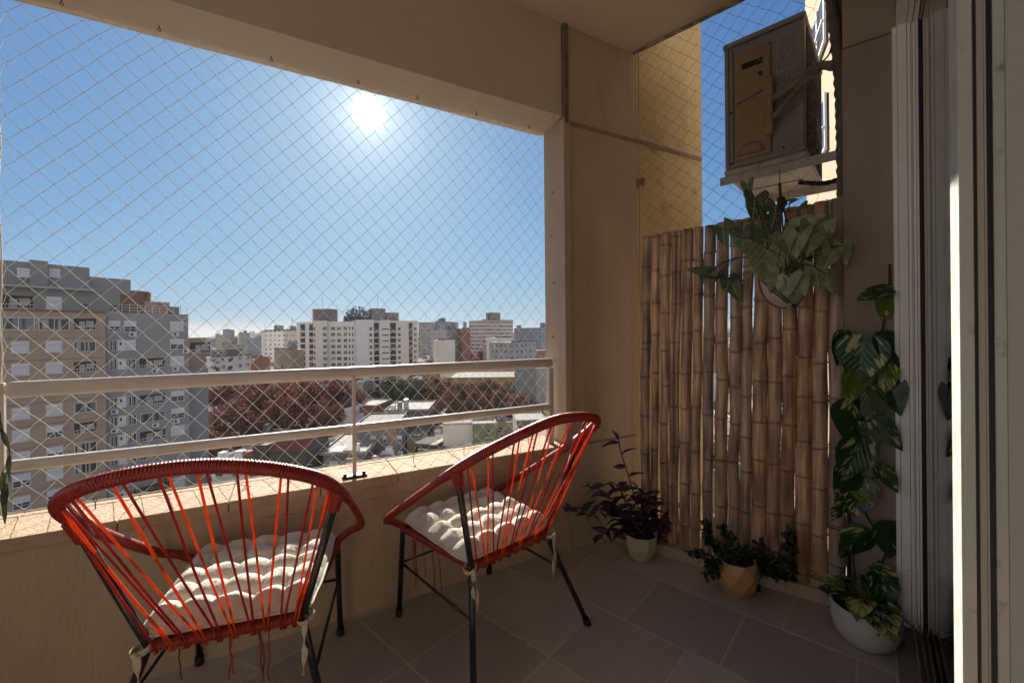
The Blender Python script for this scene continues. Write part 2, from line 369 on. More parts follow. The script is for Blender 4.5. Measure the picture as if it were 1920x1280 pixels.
# kerb under the bamboo
kb = empty('bamboo_kerb', K(.2, .1), 0, 'low beige kerb at the foot of the bamboo screen', 'kerb')
b = MB(); b.prism([tuple(p[:2]) for p in (K(-.42, 0), K(.70, 0), K(.72, .14), W(-.0, -.004))], -.14, .05); bevel(child(b, 'kerb_body', plaster, kb), .006)

# side wall between the bamboo and the door
sw = empty('side_wall', S(2.25, .1), 0, 'narrow beige wall between the bamboo screen and the white door frame', 'wall')
C0 = onz(1588, 1145); C0 = Vector((C0.x, C0.y, 0)); C1 = S(2.186, .0712)
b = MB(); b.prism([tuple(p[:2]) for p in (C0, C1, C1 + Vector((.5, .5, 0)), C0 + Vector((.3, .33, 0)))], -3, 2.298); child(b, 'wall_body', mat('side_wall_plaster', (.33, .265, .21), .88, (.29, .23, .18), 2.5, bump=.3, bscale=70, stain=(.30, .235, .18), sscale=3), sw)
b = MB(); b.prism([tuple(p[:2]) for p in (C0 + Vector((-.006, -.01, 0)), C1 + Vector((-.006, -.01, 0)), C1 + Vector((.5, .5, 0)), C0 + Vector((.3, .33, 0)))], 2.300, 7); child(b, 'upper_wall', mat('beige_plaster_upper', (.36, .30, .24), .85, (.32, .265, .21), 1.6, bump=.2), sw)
# ---------------------------------------------------------------- railing
AZ = math.atan2(dA.y, dA.x)
def AM(t, n, z): return Matrix.Translation(A(t, n, z)) @ Matrix.Rotation(AZ, 4, 'Z')
rl = empty('balcony_railing', A(-1.07, .06, .556), 0, 'cream metal railing of two bars standing on the parapet sill', 'railing')
for nm, z0, z1, d in (('top_rail', .965, 1.015, .024), ('lower_rail', .735, .771, .018)):
    b = MB(); b.box(-2.079, -d, z0, -.050, d, z1, M=AM(0, .06, 0)); o = child(b, nm, railm, rl); bevel(o, .021 if nm == 'top_rail' else .015, 6); [setattr(p_, 'use_smooth', True) for p_ in o.data.polygons]
b = MB(); b.box(-2.125, -.006, .735, -2.080, .010, 1.012, M=AM(0, .06, 0)); bevel(child(b, 'post', railm, rl), .002)
b = MB(); b.box(-.078, -.014, .558, -.049, .014, .965, M=AM(0, .062, 0)); bevel(child(b, 'post', railm, rl), .003)
b = MB(); b.box(-1.0755, -.0315, .566, -1.0605, -.0195, .975, M=AM(0, .058, 0)); mp_ = child(b, 'post', railm, rl); bevel(mp_, .003)
b = MB(); b.box(-1.115, -.045, .556, -1.02, -.003, .565, M=AM(0, .06, 0)); bp_ = child(b, 'base_plate', steel, rl)
for t in (-1.105, -1.030):
    b = MB(); b.tube([A(t, .036, .565), A(t, .036, .574)], .008, 6, smooth=False); child(b, 'bolt', steel, rl)

# ---------------------------------------------------------------- safety nets
netm = mat('net_thread', (.70, .68, .64), .6, translucent=.2)
def net(name, Pf, t0, t1, z0, z1, a, bz, tk, zk, rad, sag, label, par=None):
    root = empty(name, Pf((t0+t1)/2, 0, z0), 0, label, 'safety net')
    b = MB(); ni0 = math.floor((t0-tk)/a)-1; ni1 = math.ceil((t1-tk)/a)+1; nj0 = math.floor((z0-zk)/bz)-1; nj1 = math.ceil((z1-zk)/bz)+1
    def P(i, j):
        t = tk+i*a; z = zk+j*bz
        n = sag*mnoise.noise(Vector((t*1.7, z*1.9, 3)))
        dt = sag*.35*mnoise.noise(Vector((t*3.1, z*2.7, 9))); dz = sag*.35*mnoise.noise(Vector((t*2.9, z*3.3, 19)))
        tc_ = min(max(t+dt, t0), t1); zc = min(max(z+dz, z0), z1)
        edge = min((tc_-t0), (t1-tc_), (zc-z0), (z1-zc))
        return tc_, zc, n*min(1, max(0, edge)/.12)
    def inb(i, j):
        t = tk+i*a; z = zk+j*bz; return t0-a*.99 < t < t1+a*.99 and z0-bz*.99 < z < z1+bz*.99
    kn = MB()
    for i in range(ni0, ni1+1):
        for j in range(nj0, nj1+1):
            if (i+j) % 2: continue
            if not inb(i, j): continue
            p = P(i, j)
            for di in (-1, 1):
                if not inb(i+di, j+1): continue
                q = P(i+di, j+1)
                if abs(p[0]-q[0]) < .004 and abs(p[1]-q[1]) < .004: continue
                pa = Pf(p[0], p[2], p[1]); pb = Pf(q[0], q[2], q[1]); mid = (pa+pb)/2 + Vector((0, 0, -.0012-.10*sag*random.random())) + Vector((random.uniform(-1, 1), random.uniform(-1, 1), random.uniform(-1, 1)))*.04*sag
                b.tube([pa, mid, pb], rad, 4, cap=False)
            k = Pf(p[0], p[2], p[1]); r = rad*2.1
            kn.add([k+Vector(v)*r for v in ((1,0,0),(-1,0,0),(0,1,0),(0,-1,0),(0,0,1.3),(0,0,-1.3))], [(0,2,4),(2,1,4),(1,3,4),(3,0,4),(2,0,5),(1,2,5),(3,1,5),(0,3,5)], smooth=True)
    child(b, 'mesh_threads', netm, root); child(kn, 'thread_knots', netm, root, kind='stuff')
    return root
def Pn1(t, n, z): return A(t, .213+n, z)
n1 = net('front_safety_net', Pn1, -2.148, .035, .566, 2.296, .0386, .0428, -1.595, 1.2965, .00082, .014, 'white diamond mesh net stretched over the whole front opening above the railing')
b = MB()
edge = [Pn1(-2.146, -.01, z) for z in [.56+.09*k for k in range(20)]]
edge = [p + Vector((random.uniform(-.006, .006), random.uniform(-.006, .006), 0)) for p in edge]
b.tube(crv(edge, 4), .002, 5); b.tube([A(.031, .205, .57 + .1*k) + dA*random.uniform(-.006, .0) for k in range(18)], .0016, 5)
b.tube([A(-2.14 + .15*k, .205, .562 + random.uniform(0, .006)) for k in range(15)], .0016, 5)
b.tube([A(-2.14 + .15*k, .21, 2.290 - random.uniform(0, .006)) for k in range(15)], .0016, 5)
for k in range(30):   # loose loops knotted round the edge ropes
    z = random.uniform(.6, 2.28); p = A(.030, .20, z); b.tube(crv([p, p+Vector((.008, -.012, -.012)), p+Vector((.012, -.014, -.03)), p+Vector((-.012, -.002, -.048))], 4), .0011, 4)
for k in range(16):
    t = random.uniform(-1.9, -.1); p = A(t, .20, .562); b.tube(crv([p, p+dA*.02-nA*.03+Vector((0, 0, .004)), p+dA*.05-nA*.06+Vector((0, 0, -.001)), p+dA*.03-nA*.11+Vector((0, 0, .001))], 5), .0010, 4)
child(b, 'border_rope', netm, n1)

hook_spots = []
for k, t in enumerate((-1.98, -1.72, -1.36, -1.02, -.75, -.44, -.12)): hook_spots.append((A(t, .16, 2.300), 0, 'beam'))
for k, t in enumerate((-1.90, -1.46, -.80, -.55, -.18)): hook_spots.append((A(t, .10 if t > -1 else .14, .558), 1, 'sill'))
for k, z in enumerate((1.93, 1.69, 1.43, 1.13, 1.0, .92)): hook_spots.append((A(.004, .10 + .02*(k % 2), z), 2, 'pillar'))
def hook_mesh(kind):
    b = MB(); d = (Vector((0, 0, -1)), Vector((0, 0, 1)), Vector((-1, 0, 0)))[kind]
    s = Vector((1, 0, 0)) if kind < 2 else Vector((0, 0, 1))
    L = .009 if kind != 1 else .026
    b.tube([-d*.002, d*L], .0016, 6)
    ring = [d*(L+.004+.005*math.cos(a)) + s*(.005*math.sin(a)) for a in [2*math.pi*i/10 for i in range(10)]]
    b.tube(ring, .0013, 5, closed=True, cap=False); return b
protos = {}
names_h = ('above the net', 'at the foot of the net', 'beside the net')
for i, (p, kind, wh) in enumerate(hook_spots):
    if kind not in protos: protos[kind] = hook_mesh(kind).build('eye_hook', steel)
    o = protos[kind] if kind not in [h[1] for h in hook_spots[:i]] else protos[kind].copy()
    if o.name not in C.objects: C.objects.link(o)
    o.location = p; o.rotation_euler = (0, 0, AZ + random.uniform(-.5, .5))
    n_ = [q for q, hsp in enumerate(hook_spots) if hsp[1] == kind].index(i)
    ow = ('first', 'second', 'third', 'fourth', 'fifth', 'sixth', 'seventh')[n_]
    tag(o, ('rusty eye hook under the beam, %s from the left above the net' % ow, 'rusty eye hook standing on the sunlit sill, %s from the left' % ow, 'rusty eye hook in the pale reveal right of the net, %s from the top' % ow)[kind], 'hook', ('eye hooks under the beam', 'eye hooks on the sill', 'eye hooks in the reveal')[kind])

# side net on the far side of the bamboo, loosely hung
def Pn2(t, n, z): return W(t, -.012+n, z)
netm2 = mat('side_net_thread', (.30, .27, .23), .6, translucent=.2)
_save = netm; netm = netm2
n2 = net('side_safety_net', Pn2, .012, .86, .06, CEIL-.01, .042, .040, .0, 1.0, .00075, .05, 'loose grey mesh net hung across the side opening behind the bamboo')
netm = _save
b = MB(); b.tube(crv([W(.010, -.02, .1 + .3*k) + Vector((random.uniform(-.004, .004), 0, 0)) for k in range(10)], 4), .0022, 5); b.tube(crv([W(.02 + .1*k, -.02, CEIL - .012 - .008*(k % 2)) for k in range(9)], 3), .002, 5)
child(b, 'border_rope', netm2, n2)
b = MB()
for k in range(9):
    p = W(.008, -.03, 2.03); b.tube(crv([p, p+Vector((random.uniform(-.02, .03), random.uniform(-.03, 0), random.uniform(-.02, .03))), p+Vector((random.uniform(-.03, .05), random.uniform(-.04, 0), random.uniform(-.05, .02))), p], 4), .0022, 5)
child(b, 'knot_bundle', mat('old_string', (.28, .17, .10), .9), n2)
side_hook = hook_mesh(2).build('wall_eye_hook', steel)
for i, z in enumerate((2.42, 1.62, 1.05, .86)):
    o = side_hook if i == 0 else side_hook.copy()
    if i: C.objects.link(o)
    o.location = A(.512, -.004, z); o.rotation_euler = (0, 0, AZ - 1.2)
    tag(o, ('small eye hook near the ceiling in the wall corner left of the bamboo', 'small eye hook in the corner just above the leftmost cane', 'small eye hook beside the second node pair of the leftmost cane', 'lowest eye hook in the corner beside the leftmost cane')[i], 'hook', 'eye hooks along the side net')

# ---------------------------------------------------------------- sliding door, threshold, house behind
dr = empty('sliding_door', S(1.5, .12), 0, 'white framed glass sliding door with a sunlit stile along the right edge', 'door')
SZ = math.atan2(eS.y, eS.x)
SM = Matrix((( eS.x, eQ.x, 0, 0), (eS.y, eQ.y, 0, 0), (0, 0, 1, 0), (0, 0, 0, 1)))
def sbox(b, s0, s1, q0, q1, z0, z1, mi=0): b.box(s0, q0, z0, s1, q1, z1, mi, M=SM); b.f[-6:] = [f[::-1] for f in b.f[-6:]]; return b
b = MB()
for q0, q1, s in ((.0635, .0765, 2.150), (.0775, .1030, 2.146), (.1045, .1135, 2.142), (.1142, .1185, 2.152), (.1192, .1260, 2.140), (.1272, .1335, 2.134)):
    sbox(b, s, 2.27, q0, q1, .035, 2.30)
bevel(child(b, 'far_jamb', white, dr), .0012)
b = MB(); sbox(b, 2.160, 2.26, .1015, .1045, .04, 2.29); sbox(b, 2.165, 2.26, .1260, .1272, .04, 2.29); sbox(b, 2.128, 2.26, .1338, .1440, .04, 2.285)
child(b, 'brush_seal', dark, dr)
b = MB(); sbox(b, 2.10, 2.26, .1450, .158, .05, 2.28); bevel(child(b, 'far_stile', mat('grey_door_paint', (.62, .63, .56), .4, (.56, .57, .50), 6), dr), .001)
b = MB(); sbox(b, .94, 2.0995, .1395, .1435, .07, 2.27); gl = child(b, 'glass_pane', glass_mat('door_glass', (.55, .60, .55)), dr)
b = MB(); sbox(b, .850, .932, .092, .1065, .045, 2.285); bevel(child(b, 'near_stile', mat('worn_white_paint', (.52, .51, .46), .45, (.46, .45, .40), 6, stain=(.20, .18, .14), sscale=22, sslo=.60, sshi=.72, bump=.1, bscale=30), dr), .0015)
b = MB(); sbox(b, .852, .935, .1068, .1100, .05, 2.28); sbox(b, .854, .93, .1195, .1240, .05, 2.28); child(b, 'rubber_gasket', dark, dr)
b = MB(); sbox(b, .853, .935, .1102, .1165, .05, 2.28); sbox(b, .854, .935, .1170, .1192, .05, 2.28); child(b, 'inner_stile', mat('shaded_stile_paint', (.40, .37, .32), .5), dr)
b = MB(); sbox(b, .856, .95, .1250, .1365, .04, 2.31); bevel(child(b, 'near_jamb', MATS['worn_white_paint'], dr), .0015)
b = MB()
for q0, q1, z in ((.075, .103, 2.300), (.105, .118, 2.292), (.121, .133, 2.285), (.140, .152, 2.280)): sbox(b, .90, 2.26, q0, q1, z, 2.36)
child(b, 'head_track', white, dr)
b = MB(); sbox(b, .0, 2.26, .122, .126, .034, .060); sbox(b, .0, 2.26, .137, .141, .034, .063); sbox(b, .0, 2.26, .106, .110, .034, .055); child(b, 'floor_track', mat('track_metal', (.40, .38, .35), .35, (.25, .23, .21), 12, metal=.6), dr)
th = tag(child(sbox(MB(), -2.0, 2.25, .0585, .22, -.02, .034), 'door_threshold', mat('threshold_stone', (.22, .16, .125), .6, (.36, .29, .23), 9, nlo=.5, nhi=.7), empty('x')), 'brown stone threshold under the white sliding door', 'threshold')
_x = th.parent; th.parent = None; bpy.data.objects.remove(_x)
hs = empty('house_wall', S(.3, 1.5), 0, 'grey cream wall of the flat right of the sliding door', 'wall')
inw = mat('interior_paint', (.74, .72, .66), .8, (.70, .68, .62), 2)
b = MB(); sbox(b, .858, .90, .1370, 3.0, -.02, 2.60); child(b, 'reveal_wall', mat('reveal_paint', (.44, .44, .41), .85, (.40, .40, .37), 2, bump=.15, bscale=50), hs)
b = MB(); sbox(b, -2.6, 2.8, 1.9, 2.0, -.05, 2.7); sbox(b, 2.75, 2.85, .3, 1.9, -.05, 2.7); sbox(b, -2.7, -2.6, .08, 1.9, -.05, 2.7); child(b, 'room_walls', inw, hs)
b = MB(); sbox(b, -2.9, -.45, .085, .16, .036, 2.30); child(b, 'facade_wall', mat('pale_facade_paint', (.50, .45, .37), .85, (.44, .40, .33), 2), hs)
b = MB(); sbox(b, -2.7, 2.85, .22, 3.1, -.1, .03); child(b, 'room_floor', mat('room_floor', (.50, .42, .34), .5), hs)
b = MB(); sbox(b, -2.7, 2.85, .165, 3.1, 2.62, 2.72); child(b, 'room_ceiling', inw, hs)
b = MB(); sbox(b, -2.6, .80, .08, .165, 2.305, 2.79); sbox(b, .801, 2.19, .088, .165, 2.362, 2.79); child(b, 'lintel', plaster, hs)

# ---------------------------------------------------------------- bamboo screen
bamm = bpy.data.materials.new('bamboo_skin'); bamm.use_nodes = True
def bam_nodes():
    t = bamm.node_tree; t.nodes.clear(); L = t.links.new
    o = N(t, 'ShaderNodeOutputMaterial'); b = N(t, 'ShaderNodeBsdfPrincipled'); L(b.outputs[0], o.inputs[0]); b.inputs['Roughness'].default_value = .42
    tcn = N(t, 'ShaderNodeTexCoord'); oi = N(t, 'ShaderNodeObjectInfo')
    ad_ = N(t, 'ShaderNodeVectorMath', operation='ADD'); cmb = N(t, 'ShaderNodeCombineXYZ'); L(oi.outputs['Random'], cmb.inputs[0]); L(oi.outputs['Random'], cmb.inputs[2])
    sc_ = N(t, 'ShaderNodeVectorMath', operation='SCALE'); sc_.inputs[3].default_value = 37; L(cmb.outputs[0], sc_.inputs[0])
    L(tcn.outputs['Object'], ad_.inputs[0]); L(sc_.outputs[0], ad_.inputs[1])
    mp = N(t, 'ShaderNodeMapping'); mp.inputs['Scale'].default_value = (60, 60, 4); L(ad_.outputs[0], mp.inputs[0])
    n1 = N(t, 'ShaderNodeTexNoise'); n1.inputs['Scale'].default_value = 1.0; n1.inputs['Detail'].default_value = 6; L(mp.outputs[0], n1.inputs[0])
    mp2 = N(t, 'ShaderNodeMapping'); mp2.inputs['Scale'].default_value = (14, 14, 5); L(ad_.outputs[0], mp2.inputs[0])
    n2 = N(t, 'ShaderNodeTexNoise'); n2.inputs['Scale'].default_value = 1.0; n2.inputs['Detail'].default_value = 8; L(mp2.outputs[0], n2.inputs[0])
    r1 = N(t, 'ShaderNodeValToRGB'); e = r1.color_ramp.elements; e[0].position = .32; e[0].color = (.37, .20, .115, 1); e[1].position = .68; e[1].color = (.80, .54, .345, 1)
    L(n1.outputs[0], r1.inputs[0])
    r2 = N(t, 'ShaderNodeValToRGB'); e = r2.color_ramp.elements; e[0].position = .30; e[0].color = (.30, .24, .22, 1); e[1].position = .62; e[1].color = (1, 1, 1, 1); L(n2.outputs[0], r2.inputs[0])
    mx = N(t, 'ShaderNodeMix', data_type='RGBA', blend_type='MULTIPLY'); mx.inputs[0].default_value = .8; L(r1.outputs[0], mx.inputs[6]); L(r2.outputs[0], mx.inputs[7])
    at_ = N(t, 'ShaderNodeAttribute', attribute_name='node'); m2 = N(t, 'ShaderNodeMix', data_type='RGBA'); m2.inputs[7].default_value = (.10, .055, .03, 1)
    ml = N(t, 'ShaderNodeMath', operation='MULTIPLY', i_1=.55); L(at_.outputs['Fac'], ml.inputs[0]); L(ml.outputs[0], m2.inputs[0]); hv = N(t, 'ShaderNodeHueSaturation'); hr_ = N(t, 'ShaderNodeMapRange'); hr_.inputs[3].default_value = .72; hr_.inputs[4].default_value = 1.12; L(oi.outputs['Random'], hr_.inputs[0]); L(hr_.outputs[0], hv.inputs['Value']); L(hr_.outputs[0], hv.inputs['Saturation']); L(mx.outputs[2], hv.inputs['Color']); L(hv.outputs[0], m2.inputs[6]); L(m2.outputs[2], b.inputs[0])
    bp = N(t, 'ShaderNodeBump'); bp.inputs['Strength'].default_value = .35; bp.inputs['Distance'].default_value = .003; L(n1.outputs[0], bp.inputs['Height']); L(bp.outputs[0], b.inputs['Normal'])
bam_nodes()
# (x left, x right at the top; y of the top; x left, x right near the bottom) read along the screen
BAM = [(148,196,310,385,430),(202,243,298,437,473),(248,297,290,478,515),(300,352,282,517,566),(356,410,271,570,620),(415,460,262,625,670),(468,525,255,680,729),(530,590,240,742,800),
       (600,660,228,806,856),(663,715,218,860,915),(722,790,200,920,985),(795,860,185,990,1050),(876,945,165,1058,1118),(950,1020,153,1130,1200),(1025,1090,135,1205,1280),(1110,1188,118,1292,1365)]
bam_words = ['leftmost cane, against the wall corner', 'second cane from the wall corner', 'third cane from the wall corner', 'split cane with a long dark crack, fourth from the wall corner', 'cane split open at its top, fifth from the wall corner',
  'sixth cane from the wall corner', 'seventh cane from the wall corner', 'eighth cane from the wall corner', 'ninth cane from the wall corner, with a crooked node', 'tenth cane from the wall corner', 'thick cane left of the hanging pot, eleventh from the wall corner',
  'cane behind the left side of the hanging pot', 'cane behind the right side of the hanging pot', 'cane just right of the hanging pot', 'thick cane second from the trailing vine', 'rightmost cane, dark and partly hidden by the trailing vine']
def bamboo(i, spec):
    xl, xr, yt, bl, br = spec
    xt = 1150 + (xl+xr)/2/2.723; wt = (xr-xl)/2.723; yt_ = 330 + yt/2.723; xb = 1050 + (bl+br)/2/2.56; wb = (br-bl)/2.56; yb = 780 + 650/2.56
    P0 = K(0, .055); top = onpl(xt, yt_, P0, nK); lo = onpl(xb, yb, P0, nK)
    d = (lo-top); bot = top + d*((top.z-.053)/(top.z-lo.z)); L = (top-bot).length
    vr_ = random.Random(900+i).uniform(-.03, .02); rt = wt*top.y/FPX/2*(.95+vr_); rb = wb*lo.y/FPX/2*(.965+vr_)
    rnd = random.Random(100+i); nodes = []; z = rnd.uniform(.04, .12)
    while z < L: nodes.append(z); z += rnd.uniform(.155, .225)
    split = i in (3, 4)
    zs = set(k*.03 for k in range(int(L/.03)+1)); zs.add(L)
    for n in nodes:
        for o in (-.012, -.005, -.0025, 0, .003, .007, .014): 
            if 0 < n+o < L: zs.add(n+o)
    zs = sorted(zs); sides = 20; b = MB(); vs = []; nodev = []
    ax = (top-bot).normalized(); X = dK.copy(); X = (X - ax*X.dot(ax)).normalized(); Y = ax.cross(X)
    kink = [Vector((rnd.uniform(-1, 1), rnd.uniform(-.4, .4), 0))*(.0050 if i != 8 else .007) for _ in nodes]
    for z in zs:
        r = rb + (rt-rb)*z/L; near = min(nodes, key=lambda n: abs(n-z)); dz = z-near
        bump = .0028*math.exp(-((dz-.002)/.0035)**2) - .0012*math.exp(-((dz+.006)/.003)**2) + .0012*math.exp(-(dz/.03)**2)
        nodev.append(1.0 if -.0075 < dz < -.001 else (.35 if abs(dz) < .006 else 0))
        c = bot + ax*z
        k = 0
        for n in range(len(nodes)-1):
            if nodes[n] <= z < nodes[n+1]:
                f = (z-nodes[n])/(nodes[n+1]-nodes[n]); off = kink[n].lerp(kink[n+1], f); c = c + X*off.x + Y*off.y
        for s in range(sides):
            an = 2*math.pi*s/sides; rr = r + bump
            if split:
                # the crack: the skin folds inward along one line facing the balcony
                da = (an - (math.pi*1.5 + (.35 if i == 3 else .1)) + math.pi) % (2*math.pi) - math.pi
                deep = (.75 if i == 3 else .75*max(0, min(1, (z-L*.80)/.1))) * math.exp(-(da/.26)**2)
                rr *= 1-deep
            vs.append(c + (X*math.cos(an) + Y*math.sin(an))*rr)
    fs = [(a*sides+s, a*sides+(s+1) % sides, (a+1)*sides+(s+1) % sides, (a+1)*sides+s) for a in range(len(zs)-1) for s in range(sides)]
    b.add(vs, fs, 0, True)
    # hollow top: rim and inner wall
    last = (len(zs)-1)*sides; cT = top; o0 = len(b.v)
    b.v += [tuple(cT + (Vector(b.v[last+s])-cT)*.72) for s in range(sides)] + [tuple(cT + (Vector(b.v[last+s])-cT)*.68 - ax*.05) for s in range(sides)]
    for s in range(sides):
        s2 = (s+1) % sides
        for f in ((last+s, last+s2, o0+s2, o0+s), (o0+s, o0+s2, o0+sides+s2, o0+sides+s)): b.f.append(f); b.m.append(0); b.sm.append(False)
    b.f.append(tuple(o0+sides+s for s in range(sides))); b.m.append(0); b.sm.append(False)
    ctr = bot.copy(); b.v = [tuple(Vector(v)-ctr) for v in b.v]
    ob = b.build('bamboo_cane', bamm); ob.location = ctr
    at_ = ob.data.attributes.new('node', 'FLOAT', 'POINT'); vals = [v for v in nodev for _ in range(sides)] + [.6]*(2*sides); at_.data.foreach_set('value', vals)
    tag(ob, 'dry brown bamboo pole, ' + bam_words[i], 'bamboo pole', 'bamboo poles of the screen')
    return ob, top, bot
BP = [bamboo(i, s) for i, s in enumerate(BAM)]
wire = mat('black_tie_wire', (.012, .01, .01), .5)
for i, (z, w1, lb) in enumerate(((1.06, 0, 'thin black wire tied round the leftmost bamboo cane'), (1.10, 8, 'thin black wire slanting round the crooked ninth bamboo cane'), (.32, 15, 'thin black wire low round the rightmost bamboo cane'))):
    ob, top, bot = BP[w1]; f = (z-bot.z)/(top.z-bot.z); c = bot.lerp(top, f); r = .0235 if w1 == 0 else (.0235 if w1 == 8 else .036); b = MB()
    b.tube([c + dK*(math.cos(a)*r) + nK*(math.sin(a)*r) + Vector((0, 0, .010*math.cos(a)*(-1 if w1 == 8 else .2))) for a in [2*math.pi*k/24 for k in range(24)]], .0022, 6, closed=True, cap=False)
    tag(b.build('tie_wire', wire), lb, 'wire', 'tie wires on the canes')

# ---------------------------------------------------------------- outdoor unit on its brackets
AW = math.atan2(dW.y, dW.x)
def onW(px, py, n): return onpl(px, py, W(0, n), nW)
acn = .135
TLc, TRc = onW(1357, 85, acn), onW(1505, 22, acn); BLc, BRc = onW(1370, 328, acn), onW(1511, 292, acn)
ztop = (TLc.z+TRc.z)/2; zbot = (BLc.z+BRc.z)/2
tl = (TLc-Wp).dot(dW); tr_ = (BRc-Wp).dot(dW); acw = tr_-tl; ach = ztop-zbot; ACL = .64
acu = empty('air_conditioner', W(tl, acn, zbot), AW, 'grey outdoor air conditioning unit on brackets above the bamboo', 'air conditioner')
acp = mat('ac_cream_paint', (.27, .245, .215), .65, (.20, .18, .155), 3, stain=(.15, .13, .11), sscale=5, sslo=.58, sshi=.8, bump=.03)
acy = mat('ac_yellowed_cover', (.30, .21, .115), .55, (.24, .165, .09), 3.5, stain=(.18, .13, .08), sscale=4, sslo=.55, sshi=.8)
acd = mat('ac_dark', (.03, .026, .024), .95, spec=.05)
print('AC', acw, ach, zbot, ztop)
def acb(name, m, par=acu, *boxes):
    b = MB()
    for bx in boxes: b.box(*bx)
    return b.build(name, m, par)
h = ach; wd = acw
o = acb('body', acp, acu, (0, 0, .03, wd, ACL, h-.03)); bevel(o, .012, 3)
o = acb('top_cover', acp, acu, (-.006, -.006, h-.028, wd+.006, ACL+.006, h)); bevel(o, .010, 3)
o = acb('base_pan', mat('ac_base_paint', (.40, .38, .34), .5, (.30, .28, .25), 5, stain=(.12, .10, .08), sscale=9, sslo=.55, sshi=.75), acu, (-.004, -.004, 0, wd+.004, ACL+.004, .028)); bevel(o, .008, 2)
b = MB()
for yy in (.15, .35, .55): b.box(.06, yy, -.006, wd-.06, yy+.06, -.0005)
b.build('base_emboss', MATS['ac_base_paint'], acu)
b = MB(); b.box(.022, -.003, .04, .025, -.0005, h-.035); b.box(.044, -.004, .045, .047, -.0005, h-.05); b.build('panel_seam', acd, acu)
# yellowed valve cover, with its recessed handle and the curved hump below
x0, x1 = .056, .222
o = acb('valve_cover', acy, acu, (x0, -.020, .06, x1, -.0005, h-.085)); bevel(o, .012, 3)
b = MB(); b.tube([Vector((x0+.01, -.022, h*.50)), Vector((x1-.02, -.022, h*.545))], .006, 8); b.build('cover_crease', mat('ac_cover_shade', (.19, .125, .07), .6), acu)
b = MB(); b.box(x0+.035, -.0225, h-.185, x1-.035, -.0205, h-.155); o = b.build('handle_slot', acd, acu); bevel(o, .003)
b = MB(); prof = []
for k in range(13):
    a = math.pi*k/12; prof.append((x0+.075-.065*math.cos(a), .075+.065*math.sin(a)))
vs = [(x, -.0215, z) for x, z in prof] + [(x0+.075+(x-x0-.075)*.75, -.036, .078+(z-.078)*.72) for x, z in prof] ; n_ = len(prof)
b.add(vs, [(k, k+1, n_+k+1, n_+k) for k in range(n_-1)] + [tuple(range(n_, 2*n_))], 0, False); b.build('cover_hump', acy, acu)
o = acb('pipe_cowl', acy, acu, (x1-.028, -.062, h*.20, x1+.016, -.021, h*.60)); bevel(o, .012, 3)
b = MB(); b.tube([Vector((x1-.045, -.0215, h*.665)), Vector((x1-.045, -.026, h*.665))], .011, 12, smooth=False); b.tube([Vector((.034, -.001, h*.46)), Vector((.034, -.005, h*.46))], .006, 8); b.tube([Vector((.034, -.001, .055)), Vector((.034, -.005, .055))], .006, 8); b.tube([Vector((x1+.05, -.001, .07)), Vector((x1+.05, -.005, .07))], .006, 8)
b.build('screw', acd, acu)
# rating labels: small grey printed blocks, not readable in the photograph
lab = mat('faded_label', (.36, .35, .33), .5, (.24, .23, .22), 60, nlo=.4, nhi=.6); ink = mat('label_ink', (.10, .095, .09), .6)
b = MB(); b.box(x1+.022, -.003, h-.26, wd-.03, -.0006, h-.07); b.box(x1+.022, -.003, h-.44, wd-.02, -.0006, h-.33)
b.build('rating_label', lab, acu)
b = MB(); rr = random.Random(4)
for blk in ((h-.25, h-.08, .006), (h-.435, h-.335, .005)):
    z = blk[1]
    while z > blk[0]:
        x = x1+.027
        while x < wd-.035:
            l = rr.uniform(.003, .012); b.box(x, -.0036, z-.0022, min(x+l, wd-.034), -.0031, z); x += l+.002
        z -= blk[2]
for k in range(3): b.box(x1+.03+.02*k, -.002, h-.295, x1+.037+.02*k, -.0006, h-.285)
b.box(x1+.03, -.002, h-.312, wd-.02, -.0006, h-.309)
b.build('label_print', ink, acu)['kind'] = 'stuff'
b = MB(); rr = random.Random(9)
for k in range(7): b.box(x0+.012+.014*k, -.0026, h-.052, x0+.022+.014*k, -.0006, h-.052+rr.uniform(.010, .014))
b.build('maker_plate', mat('faded_grey_print', (.17, .155, .14), .6), acu)
b = MB()
for z in (h*.34, h*.30, h*.38): b.box(x1+.03, -.004, z, wd-.04, -.0005, z+.004)
b.build('louvre', acp, acu)
b = MB(); b.box(wd+.0003, .04, .05, wd+.003, ACL-.04, h-.05); b.build('coil', acd, acu)
# brackets
brm = mat('bracket_white_paint', (.46, .43, .38), .5, (.36, .33, .29), 8, stain=(.16, .09, .05), sscale=16, sslo=.58, sshi=.75)
tw = (onpl(1586, 290, W(0, acn), nW)-Wp).dot(dW)
for i, (n, zz, te) in enumerate(((acn+.02, zbot-.045, tw+.02), (acn+.55, zbot-.045, tw+.40))):
    root = empty('wall_bracket', W(te, n, zz), AW, ('near rusty white steel bracket under the air conditioner', 'far white steel bracket under the air conditioner')[i], 'bracket', 'brackets of the air conditioner')
    ln = te-tl+.03
    b = MB(); b.box(-ln, 0, 0, 0, .003, .045); b.box(-ln, .0032, .040, 0, .040, .043); o = b.build('support_arm', brm, root)
    b = MB(); b.box(-.014, -.004, -.03 if i == 0 else -.12, .012, .045, .34); b.build('wall_plate', brm, root)
    b = MB(); b.tube([(-ln+.08, .02, .044), (-ln+.08, .02, .012)], .009, 8, smooth=False); b.tube([(-ln+.34, .02, .044), (-ln+.34, .02, .012)], .009, 8, smooth=False); b.build('rubber_mount', acd, root)
